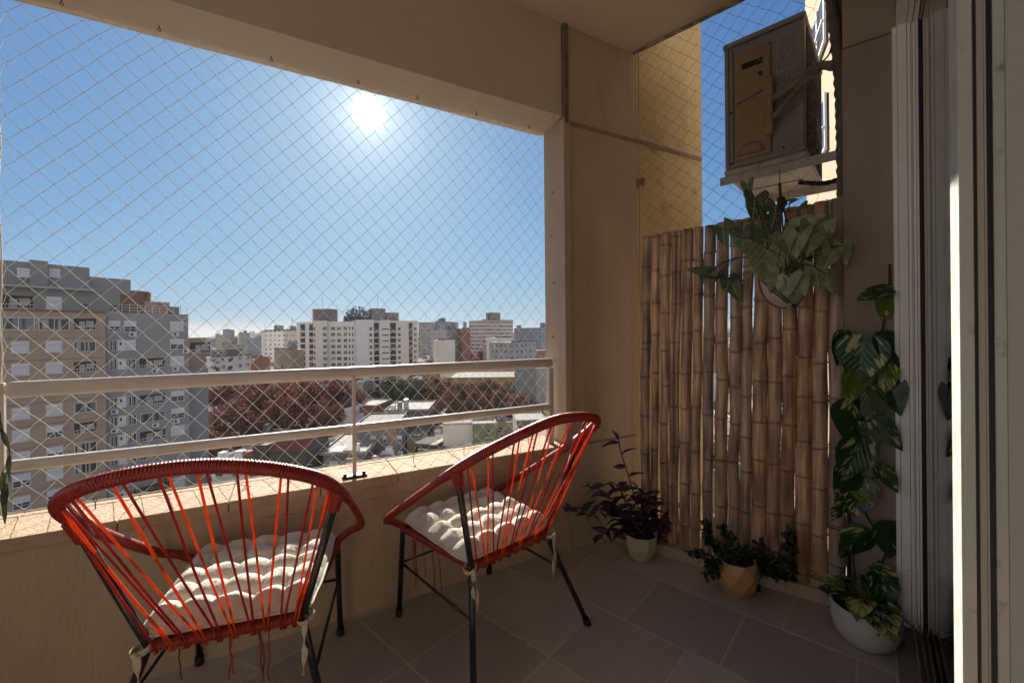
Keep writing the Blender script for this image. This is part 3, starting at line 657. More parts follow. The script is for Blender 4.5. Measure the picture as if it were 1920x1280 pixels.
# lagged refrigerant pipes and the drain hose
pt = mat('pipe_tape', (.16, .14, .12), .7, (.09, .075, .065), 14, bump=.5, bscale=50)
ptw = mat('pipe_tape_pale', (.20, .165, .125), .7, (.11, .09, .07), 20, bump=.5, bscale=50)
def PW(px, py, n=.05): return onW(px, py, n)
def lagged(b, path, r, seed):
    pth = resample(crv(path, 8), .01); rn = random.Random(seed); n = len(pth)
    b.tube(pth, [r*(1+.10*math.sin(k*1.25)+.05*rn.uniform(-1, 1)) for k in range(n)], 12)
rf = empty('pipe_run', PW(1575, 150), 0, 'thick dark tape wrapped pipes running down beside the air conditioner', 'pipes')
b = MB(); lagged(b, [PW(1545, -90, .05), PW(1562, 30, .05), PW(1573, 130, .05), PW(1578, 230, .045), PW(1580, 330, .04), PW(1580, 380, .04)], .022, 1); child(b, 'riser', pt, rf)
b = MB(); lagged(b, [PW(1580, -90, .08), PW(1580, 60, .08), PW(1580, 160, .075)], .022, 2); child(b, 'riser', pt, rf)
b = MB(); lagged(b, [PW(1513, 60, .70), PW(1519, 150, .62), PW(1524, 230, .55), PW(1530, 300, .48)], .026, 7); child(b, 'riser', pt, rf)
b = MB(); lagged(b, [PW(1566, 124, .05), PW(1540, 124, .045), PW(1515, 140, .05), PW(1490, 158, .06), PW(1449, 184, .075)], .020, 3); child(b, 'branch_pipe', ptw, rf)
b = MB(); lagged(b, [PW(1535, 130, .04), PW(1510, 152, .045), PW(1485, 180, .055), PW(1449, 222, .075)], .0145, 4); child(b, 'branch_pipe', ptw, rf)
b = MB(); b.tube(crv([PW(1560, 86, .04), PW(1552, 106, .04), PW(1530, 125, .045)], 6), .004, 8); child(b, 'cable', acd, rf)
b = MB(); lagged(b, [PW(1500, 342, .30), PW(1525, 344, .22), PW(1550, 343, .15), PW(1576, 336, .06)], .011, 5); child(b, 'drain_hose', acd, rf)
# ---------------------------------------------------------------- string chairs and their cushions
def cord_mat(name, c1, c2, rough, tr):
    return mat(name, c1, rough, c2, 30, translucent=tr, spec=.6)
wrapm = mat('red_wrap_cord', (.30, .020, .010), .34, (.20, .012, .009), 22, spec=.5)
armm = mat('red_arm_wrap', (.27, .024, .014), .45, (.20, .018, .012), 14, bump=.25, bscale=70, stain=(.16, .05, .035), sscale=18, sslo=.6, sshi=.8)
cordm = cord_mat('lit_orange_cord', (.82, .17, .018), (.70, .10, .014), 0.35, .5)
cordm_shade = cord_mat('shaded_red_cord', (.48, .030, .014), (.34, .018, .010), .35, .35)  # same cord in shade: the dark red is painted, alternating with the lit orange
legm = mat('black_leg_paint', (.012, .012, .015), .22, (.02, .02, .022), 30, spec=.6)
rub = mat('black_rubber', (.01, .01, .01), .7)
D = dict(fw=.225, rw=.175, dep=.207, sz=.378, jx=.279, jy=-.286, jz=.737, ffx=.23, ffy=.242, rfx=.32, rfy=-.292, ax=.314, ay=.126, az=.468,
         bx=.184, by=-.451, bz=.850, cy=-.465, cz=.881, sfx=.27, sfy=.202, sfz=.411)
def hoop_side(s): return [Vector((s*D['fw'], D['dep'], D['sz'])), Vector((s*D['sfx'], D['sfy'], D['sfz'])), Vector((s*D['ax'], D['ay'], D['az'])), Vector((s*D['jx'], D['jy'], D['jz'])), Vector((s*D['bx'], D['by'], D['bz']))]
HOOP = resample(crv(hoop_side(-1) + [Vector((0, D['cy'], D['cz']))] + hoop_side(1)[::-1], 14), .0016)
NH = len(HOOP)
JI = min(range(NH//2), key=lambda i: (HOOP[i]-hoop_side(-1)[3]).length); JJ = NH-1-JI
def chair(name, x, y, rot, feet, label, seed, lean):
    rn = random.Random(seed); root = empty(name, (x, y, 0), R(rot), label, 'chair', 'red string chairs on the balcony')
    Mi = (Matrix.Translation((x, y, 0)) @ Matrix.Rotation(R(rot), 4, 'Z')).inverted()
    FL, FR = Vector((-D['fw'], D['dep'], D['sz']-.01)), Vector((D['fw'], D['dep'], D['sz']-.01)); BL, BR = Vector((-D['rw'], -D['dep'], D['sz']-.006)), Vector((D['rw'], -D['dep'], D['sz']-.006))
    JL, JR = HOOP[JI], HOOP[JJ]
    F = dict(FL=Vector((-D['ffx'], D['ffy'], 0)), FR=Vector((D['ffx'], D['ffy'], 0)), BL=Vector((-D['rfx'], D['rfy'], 0)), BR=Vector((D['rfx'], D['rfy'], 0)))
    for k, v in feet.items():
        q = Mi @ v; F[k] = Vector((q.x, q.y, 0))
    # hoop: ribbed where cord is wound close round it, smoother along the arms
    def hr(i):
        e = min(i, NH-1-i); rib = max(0, min(1, (e-JI*.80)/(JI*.12))); s = i*.0016
        ph = (s/.0066) % 1.0
        return .0136 + .0016*rib + (.0018*rib+.0004)*(abs(math.sin(math.pi*ph))-.5) + .0006*mnoise.noise(Vector((s*9, seed, 0)))
    b = MB(); b.tube(HOOP[int(JI*.80):NH-int(JI*.80)], lambda i: hr(i+int(JI*.80)), 14); b.build('back_hoop', wrapm, root)
    for sgn in (0, 1):
        seg = HOOP[:int(JI*.80)+2] if sgn == 0 else HOOP[NH-int(JI*.80)-2:]
        b = MB(); b.tube(seg[::2], lambda i: .0135+.0005*math.sin(i*1.9), 12); b.build('armrest', armm, root)
    # sockets where the uprights meet the hoop
    for J, Bc in ((JL, BL), (JR, BR)):
        b = MB(); d = (Bc-J).normalized(); pth = [J + d*(k*.0016) for k in range(36)]
        b.tube(pth, lambda i: .0205-.00012*i + .0014*(abs(math.sin(math.pi*i*.0016/.0066))-.5), 12)
        b.build('socket_wrap', wrapm, root)
    for k, top, corner in (('BL', JL, BL), ('BR', JR, BR), ('FL', None, FL), ('FR', None, FR)):
        ft = F[k]; d = (ft-corner).normalized(); end = ft - d*.012
        path = ([top, corner.lerp(top, .05)] if top else [corner + Vector((0, 0, .012))]) + [corner, corner.lerp(ft, .06), end]
        path = [path[0]] + [p for p in path[1:]]
        b = MB(); b.tube(path, .0105, 14); lg = b.build('leg', legm, root)
        b = MB(); b.tube([ft - d*.030, ft - d*.004, ft], [.0135, .0140, .0128], 14); b.build('rubber_foot', rub, lg)
    fz = .39
    P = {k: {'BL': BL, 'BR': BR, 'FL': FL, 'FR': FR}[k].lerp(F[k], fz) for k in F}
    for a_, c_ in (('FL', 'BL'), ('FR', 'BR'), ('FL', 'FR')):
        b = MB(); b.tube([P[a_], P[c_]], .0048, 10); b.build('cross_brace', legm, root)
    # seat rails
    def rail(name, a_, c_, m, r, amp, sag=0):
        n = max(8, int((c_-a_).length/.0016)); pth = [a_.lerp(c_, k/n) - Vector((0, 0, sag*math.sin(math.pi*k/n))) for k in range(n+1)]
        b = MB(); b.tube(pth, lambda i: r + amp*(abs(math.sin(math.pi*i*.0016/.0075))-.5) + .0008*mnoise.noise(Vector((i*.05, seed, 2))), 12); b.build(name, m, root)
    rail('back_rail', BL, BR, wrapm, .0150, .003); rail('side_rail', BL, FL, armm, .0130, .0025); rail('side_rail', BR, FR, armm, .0130, .0025); rail('front_rail', FL, FR, wrapm, .0125, .002)
    # cords: each wrap point of the hoop sends a pair down to two neighbouring points of the back rail
    npt = 10; tops = []; lows = []
    for k in range(npt):
        u = (k+.35)/(npt-.3); i = int(JI*1.06 + (JJ-JI*1.12)*u) + rn.randint(-6, 6); tops.append(min(max(i, JI+4), JJ-4))
        lows.append(.035 + .93*k/(npt-1) + rn.uniform(-.012, .012))
    ccount = 0
    for k in range(npt):
        for j in (0, 1):
            kk = min(max(k + j + lean, 0), npt-1)
            if j == 1 and kk == npt-1 and k + lean + 1 > npt-1: 
                if rn.random() < .6: continue
            T = HOOP[tops[k] + (5 if j else -5)]; Bp = BL.lerp(BR, lows[kk]) + (BR-BL).normalized()*(-.004 if j else .004)
            back = Vector((0, -.0155, 0)); a_ = T + (Bp-T).normalized()*.008 + back*.35; c_ = Bp + back + Vector((0, 0, .004))
            mid = a_.lerp(c_, .55) + Vector((rn.uniform(-.003, .003), rn.uniform(-.003, .002), 0))
            b = MB(); b.tube(crv([a_, mid, c_, c_ + Vector((0, .004, -.020)), c_ + Vector((0, .018, -.026))], 5), .0027 if j else .0029, 7)
            b.build('cord', cordm if (k+j) % 2 else cordm_shade, root); ccount += 1
    # loose cord ends hanging from the rails
    for k in range(7):
        a_ = (BL.lerp(BR, rn.uniform(.15, .85)) if (k % 2 and seed == 1) or seed == 1 and k < 5 else BL.lerp(FL, rn.uniform(.45, .85))) + Vector((0, 0, -.012)); L = rn.uniform(.07, .16) if seed == 1 else rn.uniform(.10, .19)
        pts = [a_]
        for q in range(5): pts.append(pts[-1] + Vector((rn.uniform(-.004, .006), rn.uniform(-.004, .004), -L/5)))
        b = MB(); b.tube(crv(pts, 4), .0019, 6); b.build('loose_cord', wrapm, root)
    return root, F, (BL, BR, FL, FR)
c1, F1, K1_ = chair('string_chair', -.817, 1.296, 17.3, dict(BL=onz(168, 1490), BR=onz(628, 1430)), 'red string chair turned to the railing, with its hoop back nearest the viewer', 1, 0)
c2, F2, K2_ = chair('string_chair', -.142, 1.662, 39.9, dict(BL=onz(889, 1345), BR=onz(1103, 1170)), 'red string chair by the corner wall, seen from its side', 2, 0)

cush = mat('cushion_cotton', (.64, .60, .52), .95, (.59, .54, .46), 30, bump=.35, bscale=220, stain=(.52, .45, .35), sscale=14, sslo=.6, sshi=.8)
tiem = mat('tie_ribbon', (.60, .53, .40), .9, (.50, .43, .32), 30, bump=.2, bscale=200)
def cushion(x, y, rot, label, seed):
    root = empty('seat_cushion', (x, y, D['sz']+.006), R(rot), label, 'cushion', 'tufted cushions on the chairs')
    n = 110; b = MB(); rn = random.Random(seed); vs = []; T = 5
    buttons = [(i_+rn.uniform(-.14, .14), j_+rn.uniform(-.14, .14), rn.uniform(.8, 1.2)) for i_ in range(1, T) for j_ in range(1, T)]
    def top(u, v):   # u, v in 0..1
        W_ = (.205*(1-v)+.222*v); L_ = .215
        ex = min(u, 1-u); ey = min(v, 1-v); ro = .07
        X = (u-.5)*2; Y = (v-.5)*2
        # rounded corners
        f = 1 - .035*(abs(X)*abs(Y))**3
        wob = 1 + .018*mnoise.noise(Vector((X*2, Y*2, seed)))
        px, py = X*W_*f*wob, Y*L_*f*wob
        gu = u*T; gv = v*T
        # deep dimples at the (unevenly spaced) tuft buttons, shallow valleys between them
        d1 = 9
        for bu, bv, bd in buttons:
            dd_ = math.hypot((gu-bu)*1.0, (gv-bv)*1.15); d1 = min(d1, dd_/bd)
        wu = .16*mnoise.noise(Vector((gu*.8, gv*.8, seed*3))); wv = .16*mnoise.noise(Vector((gu*.8, gv*.8, seed*3+9)))
        cu = abs(math.sin(math.pi*(gu+wu))); cv = abs(math.sin(math.pi*(gv+wv)))
        puff = 1-math.exp(-(d1/.30)**2)
        hgt = .014 + .013*puff + .017*(cu**.50)*(cv**.42) + .008*cv**.5
        edge = min(1, (min(ex, ey)/.10))**.5
        wr = .0026*mnoise.noise(Vector((px*34, py*34, seed+3))) + .0009*mnoise.noise(Vector((px*90, py*90, seed+5)))
        # radiating creases round each button
        du, dv = gu-round(gu), gv-round(gv); rr = math.hypot(du, dv)
        cre = .0013*math.sin(9*math.atan2(dv, du)+seed+round(gu)*2+round(gv))*math.exp(-((rr-.22)/.14)**2)
        big = .004*mnoise.noise(Vector((X*1.7+seed, Y*1.7, 7)))
        return Vector((px, py, (hgt+wr+cre+big)*edge + .014))
    for i in range(n+1):
        for j in range(n+1): vs.append(top(i/n, j/n))
    fs = [(i*(n+1)+j, (i+1)*(n+1)+j, (i+1)*(n+1)+j+1, i*(n+1)+j+1) for i in range(n) for j in range(n)]
    # underside
    m = 24; o = len(vs)
    for i in range(m+1):
        for j in range(m+1):
            p = top(i/m, j/m); u, v = i/m, j/m; e = min(1, min(u, 1-u, v, 1-v)/.10)
            vs.append(Vector((p.x, p.y, .014 - .014*e**.5 - .002)) if e > 0 else Vector((p.x, p.y, .0139)))
    fs2 = [(o+i*(m+1)+j, o+i*(m+1)+j+1, o+(i+1)*(m+1)+j+1, o+(i+1)*(m+1)+j) for i in range(m) for j in range(m)]
    b.add(vs, fs+fs2, 0, True); b.build('pad', cush, root)
    # rolled seam round the edge
    per = [top(k/40, 0) for k in range(41)] + [top(1, k/40) for k in range(1, 41)] + [top(1-k/40, 1) for k in range(1, 41)] + [top(0, 1-k/40) for k in range(1, 40)]
    b = MB(); b.tube(per, .0042, 8, closed=True, cap=False); b.build('seam', cush, root)
    for s in (-1, 1):
        c = Vector((s*.186, -.215, -.012))
        b = MB()   # ribbon looped round the upright, a knot, and two tails
        loop = [c + Vector((math.cos(a)*.020, math.sin(a)*.020, .006*math.sin(a+1))) for a in [2*math.pi*k/16 for k in range(16)]]
        b.tube(loop, .0085, 8, closed=True, cap=False, flat=.30, up=(0, 0, 1)); b.build('tie_loop', tiem, root)
        b = MB(); b.add([c + Vector((s*.004, -.024, 0)) + Vector(v)*.010 for v in ((1,0,0),(-1,0,0),(0,1,0),(0,-1,0),(0,0,1.1),(0,0,-1.1))], [(0,2,4),(2,1,4),(1,3,4),(3,0,4),(2,0,5),(1,2,5),(3,1,5),(0,3,5)], smooth=True); b.build('tie_knot', tiem, root)
        b = MB(); b.tube(crv([Vector((s*.14, -.19, .012)), Vector((s*.165, -.205, .004)), c], 5), .006, 8, flat=.3); b.build('tie_strap', tiem, root)
        for q in (0, 1):
            L = rn.uniform(.12, .17) if s*(-1 if seed == 5 else 1) < 0 or q else rn.uniform(.09, .13)
            pts = [c + Vector((0, -.026, 0))]; dx = rn.uniform(-.006, .006) + (.006 if q else -.006)
            for k in range(5): pts.append(pts[-1] + Vector((dx + rn.uniform(-.004, .004), rn.uniform(-.003, .002), -L/5))); dx *= .6
            b = MB(); b.tube(crv(pts, 5), lambda i: .0085*(.55+.45*math.sin(i*.45+q)), 8, flat=.16, up=(1, .3*q, 0)); b.build('tie_end', tiem, root)
    return root
cushion(-.817, 1.296, 17.3, 'cream tufted cushion on the chair nearest the left end of the railing', 3)
cushion(-.142, 1.662, 39.9, 'cream tufted cushion on the chair beside the corner wall', 5)
# ---------------------------------------------------------------- plants on the balcony
def leaf_mat(name, base, vari, vein, amount=.5, rough=.38, tr=.25, vscale=5, veins=True, streak=False):
    m = bpy.data.materials.new(name); m.use_nodes = True; t = m.node_tree; t.nodes.clear(); L = t.links.new
    o = N(t, 'ShaderNodeOutputMaterial'); b = N(t, 'ShaderNodeBsdfPrincipled'); b.inputs['Roughness'].default_value = rough
    uv = N(t, 'ShaderNodeUVMap', uv_map='leaf'); sp = N(t, 'ShaderNodeSeparateXYZ'); L(uv.outputs[0], sp.inputs[0])
    tcn = N(t, 'ShaderNodeTexCoord'); mp = N(t, 'ShaderNodeMapping'); mp.inputs['Scale'].default_value = (1, 1, 1); L(tcn.outputs['Object'], mp.inputs[0])
    nz = N(t, 'ShaderNodeTexNoise'); nz.inputs['Scale'].default_value = vscale; nz.inputs['Detail'].default_value = 4; nz.inputs['Roughness'].default_value = .7; L(mp.outputs[0], nz.inputs[0])
    # side veins: bands slanting away from the midrib
    au = N(t, 'ShaderNodeMath', operation='ABSOLUTE'); L(sp.outputs[0], au.inputs[0])
    ml = N(t, 'ShaderNodeMath', operation='MULTIPLY', i_1=-.7); L(au.outputs[0], ml.inputs[0]); s = N(t, 'ShaderNodeMath', operation='ADD'); L(ml.outputs[0], s.inputs[0]); L(sp.outputs[1], s.inputs[1])
    m7 = N(t, 'ShaderNodeMath', operation='MULTIPLY', i_1=38.0); L(s.outputs[0], m7.inputs[0]); sn = N(t, 'ShaderNodeMath', operation='SINE'); L(m7.outputs[0], sn.inputs[0])
    vr = N(t, 'ShaderNodeMapRange'); vr.inputs[1].default_value = .55; vr.inputs[2].default_value = 1.0; L(sn.outputs[0], vr.inputs[0])
    mid = N(t, 'ShaderNodeMapRange'); mid.inputs[1].default_value = .05; mid.inputs[2].default_value = .015; L(au.outputs[0], mid.inputs[0])
    if veins: 
        mx_ = N(t, 'ShaderNodeMath', operation='MAXIMUM'); v2 = N(t, 'ShaderNodeMath', operation='MULTIPLY', i_1=.75); L(vr.outputs[0], v2.inputs[0]); L(v2.outputs[0], mx_.inputs[0]); L(mid.outputs[0], mx_.inputs[1]); vo = mx_.outputs[0]
    else: vo = mid.outputs[0]
    if streak:
        c_ = N(t, 'ShaderNodeCombineXYZ'); q1_ = N(t, 'ShaderNodeMath', operation='MULTIPLY', i_1=8.0); L(s.outputs[0], q1_.inputs[0]); q2_ = N(t, 'ShaderNodeMath', operation='MULTIPLY', i_1=3.0); L(sp.outputs[0], q2_.inputs[0]); L(q1_.outputs[0], c_.inputs[0]); L(q2_.outputs[0], c_.inputs[1])
        so3 = N(t, 'ShaderNodeVectorMath', operation='SCALE'); so3.inputs[3].default_value = 5; L(tcn.outputs['Object'], so3.inputs[0]); ad3 = N(t, 'ShaderNodeVectorMath', operation='ADD'); L(so3.outputs[0], ad3.inputs[0]); L(c_.outputs[0], ad3.inputs[1])
        n4 = N(t, 'ShaderNodeTexNoise'); n4.inputs['Scale'].default_value = .8; n4.inputs['Detail'].default_value = 3; L(ad3.outputs[0], n4.inputs[0])
        n5 = N(t, 'ShaderNodeTexNoise'); n5.inputs['Scale'].default_value = 11; n5.inputs['Detail'].default_value = 1; L(tcn.outputs['Object'], n5.inputs[0])
        mm = N(t, 'ShaderNodeMath', operation='MULTIPLY_ADD', i_1=.75, i_2=-.36); L(n5.outputs[0], mm.inputs[0]); nz = N(t, 'ShaderNodeMath', operation='ADD'); L(n4.outputs[0], nz.inputs[0]); L(mm.outputs[0], nz.inputs[1])
    r = N(t, 'ShaderNodeMapRange'); r.inputs[1].default_value = .62-amount*.25; r.inputs[2].default_value = .68-amount*.2; L(nz.outputs[0], r.inputs[0])
    c1 = N(t, 'ShaderNodeMix', data_type='RGBA'); c1.inputs[6].default_value = (*base, 1); c1.inputs[7].default_value = (*vari, 1); L(r.outputs[0], c1.inputs[0])
    c2 = N(t, 'ShaderNodeMix', data_type='RGBA'); c2.inputs[7].default_value = (*vein, 1); L(vo, c2.inputs[0]); L(c1.outputs[2], c2.inputs[6]); L(c2.outputs[2], b.inputs[0])
    bp = N(t, 'ShaderNodeBump'); bp.inputs['Strength'].default_value = .12; bp.inputs['Distance'].default_value = .002; L(sn.outputs[0], bp.inputs['Height']); L(bp.outputs[0], b.inputs['Normal'])
    tr_ = N(t, 'ShaderNodeBsdfTranslucent'); L(c2.outputs[2], tr_.inputs[0]); ms = N(t, 'ShaderNodeMixShader', i_0=tr); L(b.outputs[0], ms.inputs[1]); L(tr_.outputs[0], ms.inputs[2]); L(ms.outputs[0], o.inputs[0])
    return m
# outlines: half width along the length v (0 at the stalk, 1 at the tip); negative v reaches back past the stalk
HEART = [(-.16, .0), (-.17, .16), (-.12, .32), (0, .44), (.15, .49), (.3, .48), (.45, .42), (.6, .33), (.75, .21), (.88, .10), (1, .0)]
ARROW = [(-.30, .20), (-.38, .30), (-.24, .40), (-.06, .40), (.10, .34), (.28, .31), (.48, .25), (.67, .17), (.85, .08), (1, .0)]
LANCE = [(0, .03), (.1, .09), (.25, .14), (.4, .15), (.6, .125), (.8, .07), (1, .0)]
SPOON = [(0, .04), (.2, .10), (.45, .19), (.7, .23), (.88, .17), (.97, .08), (1, .0)]
def leaf(b, base, tip, width_dir, outline, size_w=1.0, droop=.15, cup=.12, mi=0, seed=0, thick=0):
    """one leaf: base and tip points, width_dir roughly across; real curved surface"""
    ax = tip-base; Ln = ax.length; ax = ax.normalized(); wx = (width_dir - ax*width_dir.dot(ax)); wx = wx.normalized() if wx.length > 1e-5 else ax.orthogonal().normalized(); nn = ax.cross(wx)
    if nn.z < 0: nn = -nn
    rows = []; rn = random.Random(seed); ph = rn.uniform(0, 6)
    oi = [];
    for k in range(len(outline)-1):
        (v0, w0), (v1, w1) = outline[k], outline[k+1]
        for q in range(2): f = q/2; oi.append((v0+(v1-v0)*f, w0+(w1-w0)*f))
    oi.append(outline[-1]); cols = (-1, -.72, -.4, -.12, 0, .12, .4, .72, 1); vs = []; uvs = []
    for v, wd_ in oi:
        for c in cols:
            wgt = wd_*c*size_w*Ln
            vv = v if v >= 0 else v*abs(c)**.7
            p = base + ax*(vv*Ln) + wx*wgt + nn*(cup*abs(wgt)*1.1 - droop*Ln*(vv*vv) + .018*Ln*math.sin(vv*9+ph+c*2)*abs(c))
            vs.append(p); uvs.append((c*wd_*2, vv))
    nc = len(cols); fs = []; fu = []
    for i in range(len(oi)-1):
        for c in range(nc-1):
            f = (i*nc+c, i*nc+c+1, (i+1)*nc+c+1, (i+1)*nc+c); fs.append(f); fu.append([uvs[k] for k in f])
    b.add(vs, fs, mi, True, fu)
def jit(rn, s): return Vector((rn.uniform(-s, s), rn.uniform(-s, s), rn.uniform(-s, s)))
soil = mat('potting_soil', (.035, .025, .018), .95, (.02, .014, .01), 60, bump=.8, bscale=60)
stemg = mat('green_stem', (.06, .075, .03), .5); stemp = mat('purple_stem', (.07, .025, .05), .5); stemb = mat('brown_stem', (.10, .065, .035), .7)

# golden pothos climbing the side wall from the big ribbed pot
pp = onz(1622, 1224); pp = Vector((pp.x, pp.y, 0)) + S(.075, .0) 
poth = empty('pothos_plant', pp, 0, 'variegated vine climbing the side wall from a grey white ribbed pot', 'plant')
potw = mat('ribbed_pot_glaze', (.56, .55, .52), .45, (.48, .47, .44), 7)
b = MB(); b.lathe([(0, 0), (.062, 0), (.072, .004), (.090, .03), (.100, .065), (.104, .10), (.103, .128), (.106, .133), (.103, .137), (.097, .135), (.094, .112), (0, .112)], 160, radf=lambda a, z: 1+(.022*(abs(math.sin(a*26))-.5) if .006 < z < .130 else 0))
b.build('pot', potw, poth)
b = MB(); b.lathe([(0, .119), (.05, .122), (.093, .116)], 24); b.build('soil', soil, poth)
pm = leaf_mat('pothos_leaf', (.026, .066, .018), (.46, .48, .20), (.05, .09, .03), .05, .24, .2, 34, veins=False, streak=True)
pm2 = leaf_mat('pothos_leaf_pale', (.13, .21, .035), (.55, .52, .20), (.12, .17, .05), .28, .28, .3, 30, veins=False, streak=True)
# leaf list: stalk end and tip in photo pixels, width factor, material
PL = [((1672,545),(1598,562),.95,0),((1662,560),(1657,603),1.0,1),((1618,640),(1612,722),1.15,0),((1585,628),(1572,688),.9,0),((1660,632),(1690,700),1.1,0),((1668,690),(1655,742),.9,1),
      ((1672,712),(1706,782),.8,0),((1600,700),(1592,762),.85,1),((1625,735),(1640,800),.95,0),((1598,760),(1590,835),1.0,0),((1650,792),(1712,850),.72,0),((1610,800),(1622,868),.95,0),
      ((1612,830),(1578,905),.9,0),((1600,872),(1560,930),.8,0),((1650,880),(1692,925),.95,0),((1618,905),(1600,972),.9,0),((1600,915),(1640,950),.7,1),((1588,940),(1556,975),.85,0),
      ((1622,1000),(1570,1042),.95,0),((1665,985),(1672,1050),1.2,0),((1640,1060),(1690,1085),.8,0),((1650,1080),(1668,1150),.9,0),((1590,1085),(1522,1080),.62,1),((1600,1095),(1620,1128),.8,1),
      ((1618,1100),(1600,1150),.9,1),((1628,1110),(1648,1140),.8,1),((1606,1120),(1580,1152),.7,1),((1655,1120),(1702,1185),.72,1),((1612,1140),(1620,1176),.5,1),((1572,1110),(1553,1142),.7,1),((1637,1095),(1612,1075),.9,0)]
sidep = C0.lerp(C1, .5); sd = (C1-C0).normalized(); sn_ = Vector((sd.y, -sd.x, 0))
if sn_.dot(EYE-sidep) < 0: sn_ = -sn_
def onside(px, py, off): return onpl(px, py, sidep + sn_*off, sn_)
b = MB(); stems = MB(); petioles = MB(); rn = random.Random(12)
for k, (bs, tp, wf, mi) in enumerate(PL):
    off = .045 + rn.uniform(-.015, .025); off2 = off + rn.uniform(.0, .035)
    if bs[1] > 1050: off += .04; off2 += .05
    B_, T_ = onside(*bs, off), onside(*tp, off2)
    if B_.dot(eQ) > .045: B_ = B_ - eQ*(B_.dot(eQ)-.045)
    T_ = T_ if T_.dot(eQ) < .07 else T_ - eQ*(T_.dot(eQ)-.07)*.7
    wd_ = sd + sn_*rn.uniform(-.9, .9) + Vector((0, 0, rn.uniform(-.2, .2)))
    leaf(b, B_-pp, T_-pp, wd_, HEART, wf*(.88 if bs[1] < 1050 else 1.0), .10, .18, mi, k)
for k in range(15):   # leaves spilling over the pot's rim
    a = rn.uniform(-2.9, .3) if k > 3 else rn.uniform(.6, 2.6); r0 = rn.uniform(.03, .085); r1 = r0 + rn.uniform(.06, .10); zb = rn.uniform(.125, .18)
    B_ = Vector((math.cos(a)*r0, math.sin(a)*r0, zb)); T_ = Vector((math.cos(a+rn.uniform(-.4, .4))*r1, math.sin(a)*r1, zb + rn.uniform(-.05, .045)))
    leaf(b, B_, T_, Vector((-math.sin(a), math.cos(a), rn.uniform(-.4, .4))), HEART, rn.uniform(.8, 1.0), .25, .15, 1 if k % 2 else 0, 200+k)
    stems.tube(crv([Vector((B_.x*.4, B_.y*.4, .12)), B_*.8 + Vector((0, 0, .03)), B_], 4), .0018, 5)
b.build('foliage', [pm, pm2], poth)
vine1 = [(1622,1150,.05),(1640,1080,.03),(1662,1030,.02),(1640,990,.02),(1622,960,.02),(1612,900,.02),(1620,850,.02),(1612,800,.02),(1640,770,.02),(1635,730,.02),(1650,680,.02),(1652,640,.02),(1658,600,.015),(1668,555,.012),(1668,495,.01)]
stems.tube(resample(crv([onside(x, y, o)-pp for x, y, o in vine1], 6), .012), .0042, 8)
vine2 = [(1612,1150,.05),(1600,1050,.03),(1592,980,.02),(1588,900,.02),(1600,820,.02),(1598,740,.02),(1600,680,.02)]
stems.tube(resample(crv([onside(x, y, o)-pp for x, y, o in vine2], 6), .012), .0032, 8)
stems.tube(resample(crv([onside(x, y, o)-pp for x, y, o in [(1622,900,.02),(1640,895,.03),(1655,885,.03)]], 6), .012), .0025, 6)
stems.build('vine_stem', mat('vine_stem_green', (.05, .045, .02), .6, (.03, .02, .012), 20), poth)
# split moss pole / dark cane behind the vine
b = MB(); b.tube([onside(1592, 1120, .03)-pp, onside(1592, 700, .012)-pp], .006, 8); b.build('support_cane', mat('dark_support', (.03, .022, .015), .8), poth)

# syngonium in a wall pot hung in front of the bamboo
hook = onpl(1462, 345, K(0, -.03), nK); pc = onpl(1466, 545, K(0, -.06), nK)
syn = empty('hanging_plant', pc, 0, 'arrow leaved plant in a pale half round pot hung before the bamboo', 'plant')
sm1 = leaf_mat('syngonium_leaf', (.20, .26, .11), (.34, .38, .22), (.42, .45, .28), .6, .45, .25, 30)
sm2 = leaf_mat('syngonium_dark_leaf', (.05, .09, .045), (.10, .16, .07), (.38, .44, .28), .4, .4, .2, 30)
wpot = mat('wall_pot_clay', (.50, .41, .35), .6, (.44, .36, .30), 8); trim = mat('brown_pot_trim', (.13, .065, .035), .6)
KZ = math.atan2(dK.y, dK.x); KM = Matrix.Rotation(KZ, 4, 'Z')
# pot: flat back, rounded belly
b = MB(); prof = []
rows_, cols_ = 14, 20; vs = []
for i in range(rows_+1):
    f = i/rows_; z = .062 - .135*f; hw = .088*(1-.15*f)*math.sqrt(max(0, 1-(max(0, f-.35)/.66)**2.2)); dp = .060*math.sqrt(max(0, 1-(max(0, f-.3)/.71)**2))
    for j in range(cols_+1):
        a = math.pi*j/cols_; vs.append(KM @ Vector((-hw*math.cos(a) + .012*f, -dp*math.sin(a), z)))
fs = [(i*(cols_+1)+j, i*(cols_+1)+j+1, (i+1)*(cols_+1)+j+1, (i+1)*(cols_+1)+j) for i in range(rows_) for j in range(cols_)]
b.add(vs, fs, 0, True); back = [vs[i*(cols_+1)] for i in range(rows_+1)] + [vs[i*(cols_+1)+cols_] for i in range(rows_, -1, -1)]
b.add(back, [tuple(range(len(back)))]); b.build('pot', wpot, syn)
b = MB(); b.add([vs[j]-Vector((0, 0, .012)) for j in range(cols_+1)], [tuple(range(cols_+1))]); b.build('soil', soil, syn)
b = MB(); outl = [vs[i*(cols_+1)+2] for i in range(rows_+1)] + [vs[i*(cols_+1)+cols_-2] for i in range(rows_-1, -1, -1)]
b.tube([p*1.02 for p in outl], .0042, 8)
b.tube([KM @ Vector((-.075, -.045, .05)), KM @ Vector((-.03, -.068, -.005)), KM @ Vector((.02, -.064, -.055)), KM @ Vector((.045, -.02, -.070))], .0032, 8)
b.tube([KM @ Vector((-.062, -.050, .05)), KM @ Vector((-.015, -.070, -.005)), KM @ Vector((.030, -.062, -.053)), KM @ Vector((.05, -.02, -.068))], .0028, 8)
b.build('rattan_trim', trim, syn)
b = MB(); hk = hook-pc; knot = onpl(1464, 378, K(0, -.05), nK)-pc
